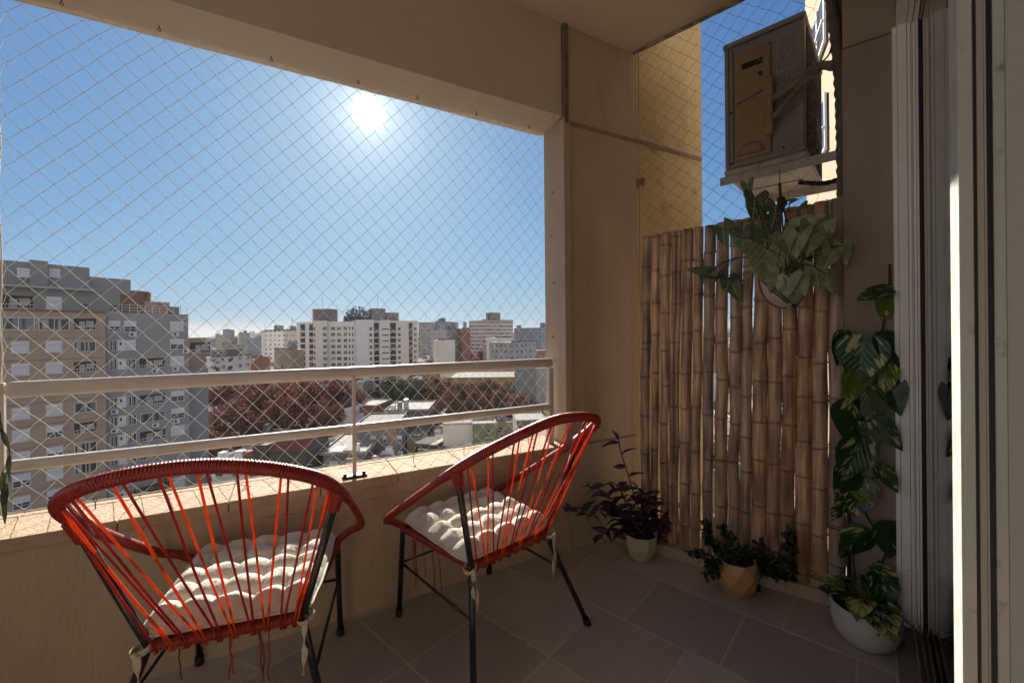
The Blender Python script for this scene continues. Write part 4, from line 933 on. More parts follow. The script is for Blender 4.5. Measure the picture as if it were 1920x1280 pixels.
b.tube([onpl(1462, 318, K(0, .02), nK)-pc, hk], .0022, 6)
for k in range(3): b.tube([knot + Vector((0, 0, .014-.012*k)) + Vector((math.cos(a)*.010, math.sin(a)*.010, 0)) for a in [2*math.pi*q/10 for q in range(10)]], .006, 6, closed=True, cap=False)
b.tube([hk, knot], .006, 8); b.tube([knot, KM @ Vector((-.08, -.01, .06))], .0035, 6); b.tube([knot, KM @ Vector((.08, -.01, .06))], .0035, 6); b.tube([knot, KM @ Vector((.02, -.058, .06))], .0035, 6)
b.build('hanging_cord', mat('brown_macrame', (.10, .055, .035), .9, (.06, .03, .02), 60, bump=.5, bscale=120), syn)
SL = [((1440,470),(1455,545),.9,0,.10),((1530,500),(1535,548),.75,0,.08),((1498,440),(1490,485),.8,0,.11),((1470,450),(1505,495),.7,0,.10),((1500,425),(1548,400),.8,0,.08),((1452,500),(1398,505),.8,0,.10),((1462,512),(1442,552),1.0,0,.12),((1480,520),(1473,560),.9,0,.12),((1478,545),(1480,578),.7,0,.12),((1535,440),(1570,408),.95,0,.08),((1525,430),(1515,480),.8,0,.09),
      ((1558,480),(1590,455),.7,0,.07),((1560,470),(1545,505),.8,0,.08),((1550,515),(1560,550),.7,0,.07),((1580,460),(1588,500),.6,0,.06),
      ((1500,520),(1510,555),.8,0,.11),
      ((1415,372),(1412,415),.8,1,.05),((1402,345),(1405,372),.7,1,.04),((1432,385),(1418,420),.7,1,.05),((1455,385),(1450,420),.75,1,.05),((1482,378),(1500,372),.6,1,.04),((1372,428),(1358,405),.7,1,.05),((1390,440),(1398,476),.8,1,.06),
      ((1355,430),(1358,462),.7,1,.05),((1425,430),(1430,468),.8,1,.07),((1438,445),(1420,490),.8,1,.08),((1325,512),(1286,502),.7,1,.06),((1345,512),(1332,535),.7,1,.06),((1348,520),(1390,512),.5,1,.06),((1362,525),(1358,548),.7,1,.06),((1370,530),(1392,570),.6,1,.06),
      ((1318,512),(1318,532),.6,1,.05),((1512,385),(1492,395),.7,1,.04),((1400,465),(1418,478),.7,0,.08)]
b = MB(); st = MB(); rn = random.Random(5); crownp = KM @ Vector((0, -.03, .055)) + pc
for k, (bs, tp, wf, mi, off) in enumerate(SL):
    B_ = onpl(*bs, K(0, -off), nK); T_ = onpl(*tp, K(0, -off-rn.uniform(-.01, .04)), nK)
    leaf(b, B_-pc, T_-pc, dK + nK*rn.uniform(-.5, .5) + Vector((0, 0, rn.uniform(-.3, .3))), ARROW, wf*1.5, .12, .22, mi, k)
    a_ = crownp.lerp(B_, .02) + jit(rn, .02) - pc; mid = (a_+(B_-pc))/2 + Vector((0, 0, .035)) - nK*.015
    if bs[0] < 1360 and bs[1] > 500: mid = onpl(1390, 482, K(0, -.07), nK)-pc
    st.tube(crv([a_, mid, B_-pc], 6), .0019, 6)
b.build('foliage', [sm1, sm2], syn); st.build('leaf_stalks', mat('brown_green_stalk', (.06, .045, .025), .6), syn)

# purple heart in a cream pot
q0 = onz(1203, 1049); q0 = Vector((q0.x, q0.y, 0)) + Vector((.005, .03, 0))
pur = empty('purple_plant', q0, 0, 'purple leaved plant in a small cream pot at the wall corner', 'plant')
b = MB(); b.lathe([(0, 0), (.050, 0), (.060, .006), (.078, .060), (.085, .125), (.081, .125), (.076, .100), (0, .100)], 9, smooth=False); b.build('pot', mat('cream_pot', (.52, .52, .36), .5, (.44, .44, .30), 6), pur)
b = MB(); b.lathe([(0, .107), (.077, .104)], 12); b.build('soil', soil, pur)
pum = leaf_mat('purple_leaf', (.050, .018, .050), (.075, .030, .075), (.07, .03, .07), .4, .4, .15, 20, veins=False)
b = MB(); st = MB(); rn = random.Random(8)
def Pp(px, py, dd): return at(px, py, q0.y+dd)
stemsP = [[(1203,1000),(1190,930),(1178,890),(1165,850),(1160,822)],[(1195,1005),(1160,950),(1130,940),(1110,965),(1070,953)],[(1195,1000),(1150,940),(1130,920),(1105,912)],[(1200,1000),(1170,930),(1150,905),(1128,910)],
          [(1210,1000),(1222,950),(1230,925)],[(1215,1005),(1240,985),(1262,1000),(1278,1020)],[(1205,1000),(1212,940),(1195,915)],[(1198,1008),(1150,990),(1130,1000),(1120,1010)],[(1215,1000),(1250,960),(1262,950)],[(1190,1010),(1165,980),(1145,965)],[(1200,1000),(1180,960),(1170,935)],[(1208,1005),(1225,990),(1238,1010)],[(1196,1000),(1185,975),(1150,950)],[(1205,1000),(1200,965),(1205,940)],[(1212,1002),(1230,970),(1245,985)]]
for k, sp_ in enumerate(stemsP):
    dd = rn.uniform(-.06, .08); pts = [Pp(x, y, dd*(i/(len(sp_)-1)) if len(sp_) > 1 else 0) - q0 for i, (x, y) in enumerate(sp_)]
    pts[0] = Vector((rn.uniform(-.04, .04), rn.uniform(-.04, .04), .105)); path = resample(crv(pts, 6), .012); st.tube(path, .0032, 7)
    n = len(path); side = 1
    for i in range(2, n, 2 if k else 5):
        side = -side; tdir = (path[min(i+1, n-1)]-path[i-1]).normalized()
        out_ = (Vector((side, rn.uniform(-.5, .5), rn.uniform(-.9, .25))) + tdir*.6).normalized(); ln = rn.uniform(.06, .10)
        leaf(b, path[i], path[i]+out_*ln, Vector((rn.uniform(-1, 1), rn.uniform(-1, 1), .2)), LANCE, 1.35, .25, .4, 0, i)
    for _ in range(3):
        out_ = ((path[-1]-path[-2]).normalized() + jit(rn, .9)).normalized(); leaf(b, path[-1], path[-1]+out_*rn.uniform(.03, .055), jit(rn, 1), LANCE, 1.2, .2, .5, 0, _)
b.build('foliage', pum, pur); st.build('stems', stemp, pur)

# jade-like succulent in the faceted terracotta pot
q1 = onz(1388, 1122); q1 = Vector((q1.x, q1.y, 0)) + Vector((.01, .045, 0))
jad = empty('succulent_plant', q1, 0, 'bushy dark green succulent in a faceted orange pot', 'plant')
b = MB(); ns = 8; rings = [(.052, 0, 0), (.078, .045, .5), (.088, .095, 0), (.080, .150, .5)]; vs = []
for r_, z, off in rings:
    for k in range(ns): a = 2*math.pi*(k+off)/ns + .3; vs.append((r_*math.cos(a), r_*math.sin(a), z))
fs = [tuple(range(ns))[::-1]]
for i in range(len(rings)-1):
    o1 = 1 if rings[i+1][2] < rings[i][2] else 0
    for k in range(ns):
        k2 = (k+1) % ns; u0, u1 = i*ns, (i+1)*ns
        if rings[i+1][2] > rings[i][2]: fs += [(u0+k, u0+k2, u1+k), (u0+k2, u1+k2, u1+k)]
        else: fs += [(u0+k, u1+k2, u1+k), (u0+k, u0+k2, u1+k2)] 
b.add(vs, fs); o = len(b.v); top_ = vs[-ns:]
b.add([(x*.92, y*.92, z) for x, y, z in top_] + [(x*.85, y*.85, z-.02) for x, y, z in top_] + [tuple(v) for v in top_], [(16+k, 16+(k+1) % ns, (k+1) % ns, k) for k in range(ns)] + [(k, (k+1) % ns, ns+(k+1) % ns, ns+k) for k in range(ns)])
b.build('pot', mat('orange_pot', (.52, .30, .14), .55, (.46, .26, .11), 5), jad)
b = MB(); b.lathe([(0, .138), (.072, .134)], 12); b.build('soil', soil, jad)
jm = leaf_mat('succulent_leaf', (.022, .042, .016), (.045, .075, .03), (.03, .05, .02), .4, .35, .08, 20, veins=False)
b = MB(); st = MB(); rn = random.Random(3)
stemsJ = [[(1385,1060),(1340,1020),(1322,985)],[(1380,1065),(1330,1050),(1300,1035)],[(1380,1065),(1350,1060),(1325,1075)],[(1395,1060),(1420,1030),(1425,1020)],[(1400,1060),(1440,1060),(1475,1050),(1478,1010)],[(1400,1065),(1450,1070),(1485,1085),(1508,1095)],
          [(1390,1060),(1370,1010),(1352,990)],[(1400,1065),(1412,1090),(1412,1108)],[(1405,1060),(1440,1050),(1460,1085)],[(1385,1060),(1360,1035),(1330,1010)],[(1395,1062),(1400,1035),(1385,1030)],[(1402,1062),(1460,1060),(1490,1065)],[(1380,1062),(1345,1070),(1330,1060)],[(1405,1062),(1430,1075),(1440,1060)],[(1455,1065),(1480,1040),(1482,1000)]]
for k, sp_ in enumerate(stemsJ):
    dd = rn.uniform(-.04, .05); pts = [at(x, y, q1.y+dd*(i/(len(sp_)-1))) - q1 for i, (x, y) in enumerate(sp_)]
    pts[0] = Vector((rn.uniform(-.035, .035), rn.uniform(-.03, .03), .137)) if k < 14 else pts[0]; path = resample(crv(pts, 6), .0085); st.tube(path, .0034, 7)
    n = len(path)
    for i in range(3, n):
        dens = 3 if i > n*.22 else (1 if rn.random() < .4 else 0)
        for _ in range(dens+ (1 if i > n-5 else 0)):
            tdir = (path[i]-path[i-1]).normalized(); out_ = (tdir*.5 + jit(rn, 1.0)).normalized(); ln = rn.uniform(.026, .042)
            leaf(b, path[i], path[i]+out_*ln, jit(rn, 1), SPOON, 1.0, -.1, .25, 0, i)
b.build('foliage', jm, jad); st.build('stems', stemb, jad)

# dark leaves hanging in at the left end of the railing
pe = at(8, 760, 1.2); lp = empty('trailing_plant', pe, 0, 'dark narrow leaves hanging at the left end post of the railing', 'plant')
b = MB(); st = MB()
for k, (x0, y0, x1, y1) in enumerate(((2, 800, 18, 850), (18, 850, 14, 905), (6, 880, 2, 940), (-6, 760, 2, 820), (12, 905, 3, 985))):
    leaf(b, at(x0, y0, 1.2)-pe, at(x1, y1, 1.19)-pe, Vector((1, .3, 0)), LANCE, .5, .1, .3, 0, k)
st.tube(crv([at(-12, 700, 1.21)-pe, at(0, 800, 1.2)-pe, at(18, 850, 1.2)-pe, at(8, 905, 1.2)-pe, at(2, 940, 1.2)-pe], 6), .0015, 5)
b.build('foliage', leaf_mat('dark_trailing_leaf', (.03, .05, .02), (.05, .07, .03), (.05, .07, .03), .3, .4, .15, 20, veins=False), lp); st.build('stem', stemg, lp)
# ---------------------------------------------------------------- the city below
GZ = -28.6
grd = MB(); grd.add([(-5200, -60, GZ), (5200, -60, GZ), (5200, 6800, GZ), (-5200, 6800, GZ)], [(0, 1, 2, 3)])
gr = grd.build('city_ground', mat('ground_asphalt', (.07, .065, .06), .95, (.13, .12, .10), .02, stain=(.04, .045, .03), sscale=.06)); tag(gr, 'dark paved ground between the city blocks', kind='structure')
# facade paints
def fm(n, c, c2=None, **k): return mat(n, c, .9, c2 or tuple(v*.88 for v in c), k.pop('s', .35), nlo=.3, nhi=.7, **k)
M_tan = mat('tan_brick', (.40, .315, .245), .95, (.34, .265, .205), .5, stain=(.24, .18, .14), sscale=.25, bump=.3, bscale=8)
M_gry = mat('grey_render', (.31, .31, .31), .95, (.28, .28, .28), .3, stain=(.19, .195, .195), sscale=.2)
M_pent = mat('blue_grey_render', (.27, .27, .27), .95, (.25, .25, .25), .3)
M_side = mat('grey_side_render', (.27, .275, .275), .95, (.25, .255, .255), .25)
M_beige = fm('beige_render', (.33, .27, .19)); M_white = fm('white_render', (.74, .72, .72), (.67, .65, .65)); M_white2 = fm('warm_white_render', (.72, .67, .62))
M_brick = fm('red_brick', (.22, .10, .07)); M_cream = fm('cream_render', (.48, .42, .30)); M_grey2 = fm('mid_grey_render', (.22, .215, .21), s=.7); M_green = fm('green_render', (.20, .25, .13))
M_ochre = fm('ochre_render', (.36, .26, .12)); M_blue = fm('blue_grey_tower', (.26, .29, .33)); M_roof = fm('roof_felt', (.12, .11, .105), (.17, .155, .14), s=.8); M_wroof = mat('white_roof', (.31, .29, .265), .9, (.19, .175, .155), .8, stain=(.22, .19, .16), sscale=1.2, sslo=.55, sshi=.7)
M_tile = mat('red_roof_tile', (.26, .10, .07), .85, (.17, .07, .05), 1.5); M_dwall = fm('dirty_wall', (.13, .11, .10), (.08, .07, .065), s=1.2); M_pink = fm('pinkish_wall', (.30, .22, .19))
M_frame = mat('window_white', (.62, .62, .62), .5); M_shut = mat('roller_shutter', (.60, .61, .64), .6, (.52, .53, .56), 2.5); M_dkg = mat('window_dark_glass', (.03, .04, .045), .12, (.06, .07, .075), 1.2); M_tealg = mat('window_teal_glass', (.10, .15, .15), .15, (.16, .20, .20), .8)
M_metal = mat('city_metal', (.35, .34, .33), .5, metal=.3); M_dark = mat('dark_opening', (.035, .033, .035), .8, (.07, .06, .055), 1.5); M_curt = mat('pale_curtain', (.42, .40, .35), .9, (.30, .28, .25), 3)
WC = {}
def win(root, kind, x, z, w_, h_, y=0.0, name='window'):
    key = (kind, round(w_, 1), round(h_, 1))
    if key not in WC:
        b = MB(); w_, h_ = key[1], key[2]; f = .07
        mats = {'shutter': [M_shut, M_frame], 'half': [M_shut, M_frame, M_dkg], 'glass': [M_dkg, M_frame, M_curt], 'teal': [M_tealg, M_frame, M_dkg], 'dark': [M_dark, M_frame, M_curt], 'panel': [M_frame, M_dark], 'plain': [M_dkg, M_frame]}[kind]
        if kind == 'shutter':
            b.box(0, -.05, .12, w_, -.002, h_, 0); b.box(-.06, -.14, -.02, w_+.06, -.003, .10, 1); b.box(0, -.12, h_-.26, w_, -.051, h_+.02, 1)
            z_ = .2
            while z_ < h_-.3: b.box(.03, -.060, z_, w_-.03, -.0505, z_+.05, 0); z_ += .13
        elif kind == 'half':
            b.box(0, -.10, h_*.45, w_, -.002, h_, 0); b.box(0, -.03, 0, w_, -.002, h_*.45-.001, 2)
            for q in (0, .5, 1): b.box(q*(w_-f), -.07, 0, q*(w_-f)+f, -.031, h_*.45-.002, 1)
            b.box(-.05, -.13, -.10, w_+.05, -.003, -.001, 1); b.box(.1, -.066, h_*.22, w_-.1, -.032, h_*.22+.04, 1)
        elif kind in ('glass', 'teal'):
            b.box(0, -.03, 0, w_, -.002, h_, 0); b.box(0, -.10, 0, f, -.031, h_, 1); b.box(w_-f, -.10, 0, w_, -.031, h_, 1); b.box(f+.001, -.10, 0, w_-f-.001, -.031, f, 1); b.box(f+.001, -.10, h_-f, w_-f-.001, -.031, h_, 1)
            b.box(w_/2-f/2, -.095, f+.001, w_/2+f/2, -.032, h_-f-.001, 1)
            b.box(w_*.12, -.034, h_*.1, w_*.32, -.0305, h_*.9, 2); b.box(w_*.62, -.034, h_*.1, w_*.72, -.0305, h_*.9, 2)
        elif kind == 'dark':
            b.box(0, -.03, 0, w_, -.002, h_, 0); b.box(w_*.25, -.05, .02, w_*.5, -.031, h_*.75, 2); b.box(w_*.55, -.04, h_*.3, w_*.9, -.031, h_*.8, 2)
            b.box(0, -.16, h_*.30, w_, -.12, h_*.34, 1); b.box(0, -.16, 0, w_, -.12, .06, 1)
            k = 0.0
            while k < w_: b.box(k, -.155, .061, k+.04, -.125, h_*.299, 1); k += .3
        elif kind == 'panel':
            b.box(0, -.12, 0, w_, -.002, h_, 0); b.box(w_*.25, -.125, h_*.5, w_*.5, -.1205, h_*.8, 1)
        else:
            b.box(0, -.06, 0, w_, -.002, h_, 0); b.box(0, -.12, h_*.46, w_, -.0605, h_*.52, 1); b.box(-.05, -.14, -.12, w_+.05, -.003, -.001, 1)
        o = b.build(name, mats); WC[key] = o; o.parent = root; o.location = (x, y, z); return o
    o = WC[key].copy(); C.objects.link(o); o.name = name; o.parent = root; o.location = (x, y, z); return o
def acbox(root, x, z, y=0.0):
    if 'acb' not in WC:
        b = MB(); b.box(0, -.42, 0, .85, -.05, .58, 0); pts = [Vector((.30+.20*math.cos(a), -.425, .29+.20*math.sin(a))) for a in [2*math.pi*k/14 for k in range(14)]]
        b.add(pts, [tuple(range(14))], 1); b.box(.0, -.42, -.06, .85, -.0, -.01, 0)
        o = b.build('cooling_unit', [M_frame, M_dark]); WC['acb'] = o; o.parent = root; o.location = (x, y, z); return o
    o = WC['acb'].copy(); C.objects.link(o); o.parent = root; o.location = (x, y, z); return o

# --- the large block on the left
th_ = R(33); fX = Vector((math.sin(th_), math.cos(th_), 0)); fN = Vector((fX.y, -fX.x, 0)); FO = at(100, 628, 55); FO.z = 0
def fpx(px, py, rec=0):
    P = onpl(px, py, FO - fN*rec, fN); return (P-FO).dot(fX), P.z
LB = empty('apartment_block', (FO.x, FO.y, GZ), math.atan2(fX.y, fX.x), 'large tan and grey apartment block with white shutters behind the left end of the railing', 'apartment block')
def lz(z): return z-GZ
xa = -70.0; xb_ = fpx(197, 600)[0]; ztan = fpx(100, 581)[1]
b = MB(); b.box(xa, 0, 0, xb_, 13, lz(ztan)); b.build('tan_wing', M_tan, LB)
b = MB()
z = ztan-2.9
for k in range(11): b.box(xa, -.02, lz(z-2.8*k)-.9, xb_+.0, -.001, lz(z-2.8*k)-.82)
b.box(xa, -.12, lz(ztan)-.25, xb_+.05, -.0205, lz(ztan)+.05); b.build('floor_line', mat('tan_string_course', (.20, .14, .10), .9), LB)
xg = fpx(353, 600, 1.2)[0]; zg = fpx(300, 588, 1.2)[1]
b = MB(); b.box(xb_+.002, 1.2, 0, xg, 13, lz(zg)); b.build('grey_wing', M_gry, LB)
xs = fpx(391, 760, 4.0)[0]; zs = fpx(370, 690, 4.0)[1]
b = MB(); b.box(xg+.002, 4.0, 0, xs, 12, lz(zs)); b.build('side_wing', M_side, LB)
zs2 = fpx(370, 633, 4.0)[1]; b = MB(); b.box(xg+.3, 4.3, lz(zs)+.001, xs-.2, 12, lz(zs2)); b.build('side_penthouse', M_beige, LB)
b = MB(); b.box(xg+.3, 4.0, lz(zs), xs, 4.05, lz(zs)+1.0); win(LB, 'dark', fpx(372, 655, 4.3)[0]-1.2, lz(fpx(372, 662, 4.3)[1]), 3.0, 1.9, 4.29)
# set back upper floors
xm = fpx(225, 560, 2.5)[0]; zm = fpx(60, 540, 2.5)[1]
b = MB(); b.box(xa, 2.5, lz(ztan)+.001, xm, 13, lz(zm)); b.build('upper_floor', mat('green_grey_render', (.25, .26, .25), .95, (.22, .23, .22), .3), LB)
b = MB(); b.box(xa, 1.6, lz(zm)+.001, fpx(178, 545, 1.8)[0], 2.9, lz(zm)+.28); b.build('concrete_canopy', mat('pale_slab', (.36, .35, .33), .9), LB)
xp = fpx(168, 510, 4.0)[0]; zp = fpx(80, 494, 4.0)[1]
b = MB(); b.box(xa, 4.0, lz(zm)+.29, xp, 13, lz(zp)); b.box(fpx(56, 500, 3.4)[0], 3.4, lz(zm)+.29, fpx(90, 500, 3.4)[0], 3.998, lz(zp)+.3); b.build('penthouse', M_pent, LB)
zp2 = fpx(200, 521, 4.5)[1]; xp2 = fpx(245, 530, 4.5)[0]
b = MB(); b.box(xp+.002, 4.5, lz(zm)+.001, xp2, 13, lz(zp2)); b.build('machine_room', M_pent, LB)
for pxw in (42, 102):
    x_, z_ = fpx(pxw, 513, 4.0); win(LB, 'shutter', x_-.55, lz(z_)-.55, 1.1, 1.2, 3.39 if pxw < 60 else 3.99)
# curved brick stair tower and the terrace with its white railing
xc = fpx(250, 560, 5)[0]; zc = fpx(250, 545, 5)[1]; zt0 = fpx(250, 592, 5)[1]
b = MB(); pts = [(xc-3.0, 4.6)] + [(xc + 2.9*math.sin(a), 7.6-3.0*math.cos(a)) for a in [math.pi*k/16 for k in range(0, 9)]] + [(xc+2.9, 11), (xc-3.0, 11)]
b.prism(pts, lz(zt0)-.5, lz(zc)); b.build('stair_tower', mat('brown_tower_brick', (.24, .15, .10), .95, (.20, .12, .08), .6), LB)
b = MB(); x0_ = fpx(228, 590, 1.3)[0]
for zz in (.35, .75, 1.15): b.box(x0_, 1.30, lz(zg)+zz, xg-.05, 1.34, lz(zg)+zz+.05)
k = x0_
while k < xg-.05: b.box(k, 1.29, lz(zg)+.001, k+.05, 1.35, lz(zg)+1.5 if int(k*2) % 4 == 0 else lz(zg)+1.2); k += .9
b.build('terrace_railing', M_frame, LB)
b = MB(); b.box(fpx(268, 575, 5)[0], 5, lz(zg)+.01, fpx(318, 575, 5)[0], 9, lz(zg)+2.1); b.build('terrace_room', mat('terrace_brick', (.30, .13, .09), .9, (.40, .34, .28), .8), LB)
b = MB(); b.box(fpx(322, 575, 3)[0], 3, lz(zg)+.01, fpx(336, 575, 3)[0], 4.5, lz(zg)+1.3); b.build('water_tank', M_roof, LB)
rn = random.Random(21)
# tan wing windows: three columns and more beyond the frame edge, rows 2.8 m apart
r0 = fpx(100, 650)[1]
cols = [(-140, 'wide'), (-60, 'a'), (38, 'a'), (101, 'a'), (159, 'b')]
for ci, (px, typ) in enumerate(cols):
    x_ = fpx(px, 650)[0]
    for r_ in range(0, 9):
        z_ = r0 - 2.8*r_ - .75
        if typ == 'a': kd = {(2, 6): 'half', (2, 7): 'half', (3, 4): 'half', (3, 5): 'half', (3, 7): 'half'}.get((ci, r_), 'shutter'); win(LB, kd, x_-.75, lz(z_), 1.5, 1.5)
        elif typ == 'b': win(LB, ('glass', 'dark', 'dark', 'teal', 'dark', 'glass', 'glass', 'dark', 'glass')[r_], x_-1.1, lz(z_), 2.2, 1.45)
        else: win(LB, 'glass', x_-.9, lz(z_), 1.8, 1.45)
    if typ != 'wide': pass
zt_ = fpx(60, 607)[1]-.8
for px0_, px1_, kd in ((-60, -4, 'glass'), (3, 65, 'teal'), (72, 131, 'glass'), (138, 179, 'dark')):
    a_, c_ = fpx(px0_, 607)[0], fpx(px1_, 607)[0]; win(LB, kd, a_, lz(zt_), c_-a_, 1.65)
for px0_, px1_, kd in ((-50, -10, 'glass'), (2, 62, 'dark'), (86, 117, 'shutter'), (157, 166, 'plain'), (208, 220, 'plain')):
    a_, c_ = fpx(px0_, 570, 2.5)[0], fpx(px1_, 570, 2.5)[0]; win(LB, kd, a_, lz(fpx(100, 572, 2.5)[1])-.6, c_-a_, 1.7 if kd != 'plain' else .9, 2.5)
# grey wing
rg = fpx(219, 647.5, 1.2)[1]
for r_ in range(-1, 9):
    z_ = lz(rg - 2.8*r_ - .75)
    a_, c_ = fpx(199, 650, 1.2)[0]+.25, fpx(255, 650, 1.2)[0]; wdt = c_-a_
    if r_ == -1: win(LB, 'half', a_, z_, wdt*.42, 1.6, 1.2); win(LB, 'half', a_+wdt*.56, z_, wdt*.44, 1.6, 1.2); acbox(LB, a_+wdt*.72, z_-.75, 1.2)
    else:
        win(LB, 'glass', a_, z_, wdt*.30, 1.5, 1.2); win(LB, 'panel', a_+wdt*.31, z_-.05, wdt*.30, 1.6, 1.2); win(LB, 'shutter' if r_ == 0 else 'glass', a_+wdt*.63, z_, wdt*.37, 1.5, 1.2)
        if r_ in (3, 4): acbox(LB, a_+.1, z_-.8, 1.2)
    if r_ >= 1:
        a2, c2_ = fpx(261, 650, 1.2)[0], fpx(309, 650, 1.2)[0]; win(LB, ('dark', 'dark', 'dark', 'teal', 'dark', 'dark', 'glass', 'dark')[r_-1], a2, z_-.05, c2_-a2, 1.5, 1.2)
        if r_ in (1, 2, 4): acbox(LB, a2+wdt*.45, z_-.85, 1.2)
    a3, c3 = fpx(319, 650, 1.2)[0], fpx(344, 650, 1.2)[0]; win(LB, ('shutter', 'half', 'shutter', 'half', 'half', 'half', 'shutter', 'shutter', 'half', 'shutter')[r_+1], a3, z_, c3-a3, 1.6, 1.2)
    if r_ in (-1, 0, 1, 4): acbox(LB, a3+(.2 if r_ != 0 else 1.6), z_-.72, 1.2)
b = MB(); xx = fpx(198, 640)[0]; b.tube([(xb_+.25, 1.1, 1), (xb_+.25, 1.1, lz(zg)-.5)], .07, 6); b.build('drain_pipe', M_metal, LB)
# --- towers across the middle distance
def tower(name, label, px0, d0, px1, d1, ytop, deep, wall, cat='building', group=None, roof=None, h_over=None):
    P0, P1 = at(px0, 628, d0), at(px1, 628, d1); P0.z = P1.z = 0; X = (P1-P0); w_ = X.length; X.normalize()
    root = empty(name, (P0.x, P0.y, GZ), math.atan2(X.y, X.x), label, cat, group); Nn = Vector((X.y, -X.x, 0))
    zt = onpl((px0+px1)/2, ytop, P0, Nn).z - GZ
    b = MB(); b.box(0, 0, 0, w_, deep, zt); b.build('wall', wall, root)
    fx = lambda px, off=0: (onpl(px, 628, P0 - Nn*off, Nn)-P0).dot(X)
    fz = lambda px, py, off=0: onpl(px, py, P0 - Nn*off, Nn).z - GZ
    return root, w_, zt, fx, fz
def slab(root, name, m, x0, y0, z0, x1, y1, z1, bev=0):
    b = MB(); b.box(x0, y0, z0, x1, y1, z1); return b.build(name, m, root)
# white tower block, west half
T1, w1, z1, fx, fz = tower('residential_tower', 'white tower block with columns of dark balconies at its left corner', 556, 196, 666, 192, 603, 22, M_white)
slab(T1, 'stair_block', M_white2, fx(591), -1.6, 0, fx(617), -.002, z1+.4)
slab(T1, 'tank_house', mat('tank_house_brick', (.20, .15, .14), .9, (.15, .11, .11), .8), fx(588, 3), 3, z1+.01, fx(618, 3), 10, fz(600, 579, 3))
slab(T1, 'tank_house_leg', M_white2, fx(585, 3), 3, z1+.01, fx(587.6, 3), 9, fz(600, 579, 3))
slab(T1, 'roof_room', M_grey2, fx(640, 3), 5, z1+.01, fx(666, 3), 14, z1+2.6)
slab(T1, 'aerial', M_metal, fx(602, 5), 6, fz(600, 579, 3), fx(602, 5)+.12, 6.12, fz(600, 557, 3))
for a_, c_ in ((563.2, 572.2), (579.7, 589.8)): slab(T1, 'balcony_stack', M_dark, fx(a_), -.04, 2, fx(c_), -.002, z1-1)
for r_ in range(0, 11):
    zz = fz(560, 616) - 2.8*r_ - .8
    if zz < 2: break
    for a_, c_, kd in ((563.5, 572, 'dark'), (580, 589.5, 'dark')): x0, x1 = fx(a_), fx(c_); slab(T1, 'balcony', M_white2, x0, -.55, zz-.9, x1, -.041, zz-.15)
    for a_, c_ in ((590.8, 594),): win(T1, 'plain', fx(a_)+.3, zz, .8, 1.3, -1.6)
    for a_, c_ in ((609.5, 616.5), (621, 628.5), (632, 639), (644.5, 650.5), (654.2, 657), (660, 662.5)):
        x0, x1 = fx(a_), fx(c_); win(T1, 'plain', x0, zz, x1-x0, 1.35, -1.6 if a_ < 617 else 0)
T2, w2, z2, fx, fz = tower('residential_tower', 'white tower block with rooftop water tank and planted roof terrace', 666.3, 190, 784, 205, 601, 22, M_white2)
for a_, c_ in ((667, 700), (711, 730)): slab(T2, 'projecting_bay', M_white, fx(a_), -1.2, 0, fx(c_), -.002, z2+.3)
slab(T2, 'roof_room', M_grey2, fx(697, 4), 4, z2+.01, fx(723, 4), 11, fz(700, 578, 4)); slab(T2, 'roof_room', mat('tank_house_brick2', (.22, .17, .15), .9), fx(724.5, 4), 4, z2+.01, fx(748, 4), 12, fz(735, 586, 4))
slab(T2, 'roof_pergola', M_white, fx(765, 4), 4, z2-.01, fx(784, 4), 5, fz(775, 606, 4)+1)
slab(T2, 'aerial', M_metal, fx(709, 5), 6, fz(700, 578, 4), fx(709, 5)+.12, 6.12, fz(700, 556, 4))
b = MB(); rr = random.Random(3)
for k in range(900):
    x = rr.uniform(fx(648, 6), fx(695, 6)); zt_ = z2 + 2.5 + 6.5*(1-((x-fx(671, 6))/(fx(695, 6)-fx(648, 6))*2)**4)*(.85+.15*math.sin(x*2.1)); z = rr.uniform(z2, max(z2+.5, zt_-2)); y = rr.uniform(4, 10); c = Vector((x, y, z)); s = rr.uniform(.3, .7)
    b.add([c + jit(rr, s) for _ in range(4)], [(0, 1, 2, 3)])
b.build('roof_planting', mat('roof_foliage', (.06, .085, .10), .9, (.10, .12, .13), 1), T2)
for a_, c_ in ((700.6, 710.2), (731.6, 742.4), (766.6, 773.2)): slab(T2, 'balcony_stack', M_dark, fx(a_), -.04, 2, fx(c_), -.002, z2-1)
for r_ in range(0, 11):
    zz = fz(670, 616) - 2.8*r_ - .8
    if zz < 2: break
    for a_, c_ in ((691.5, 696.5), (746.5, 751)): x0, x1 = fx(a_), fx(c_); win(T2, 'plain', x0, zz, x1-x0, 1.35, -1.2 if a_ < 700 else 0)
    for a_, c_ in ((701, 710), (732, 742)): x0, x1 = fx(a_), fx(c_); slab(T2, 'balcony', M_white2, x0, -.45, zz-.95, x1, -.041, zz-.35)
    x0, x1 = fx(715), fx(728); win(T2, 'plain', x0, zz+.3, x1-x0, .6, -1.2)
    for a_, c_ in ((767, 773), (776, 781)): x0, x1 = fx(a_), fx(c_); win(T2, 'dark', x0, zz-.2, x1-x0, 1.6, 0)
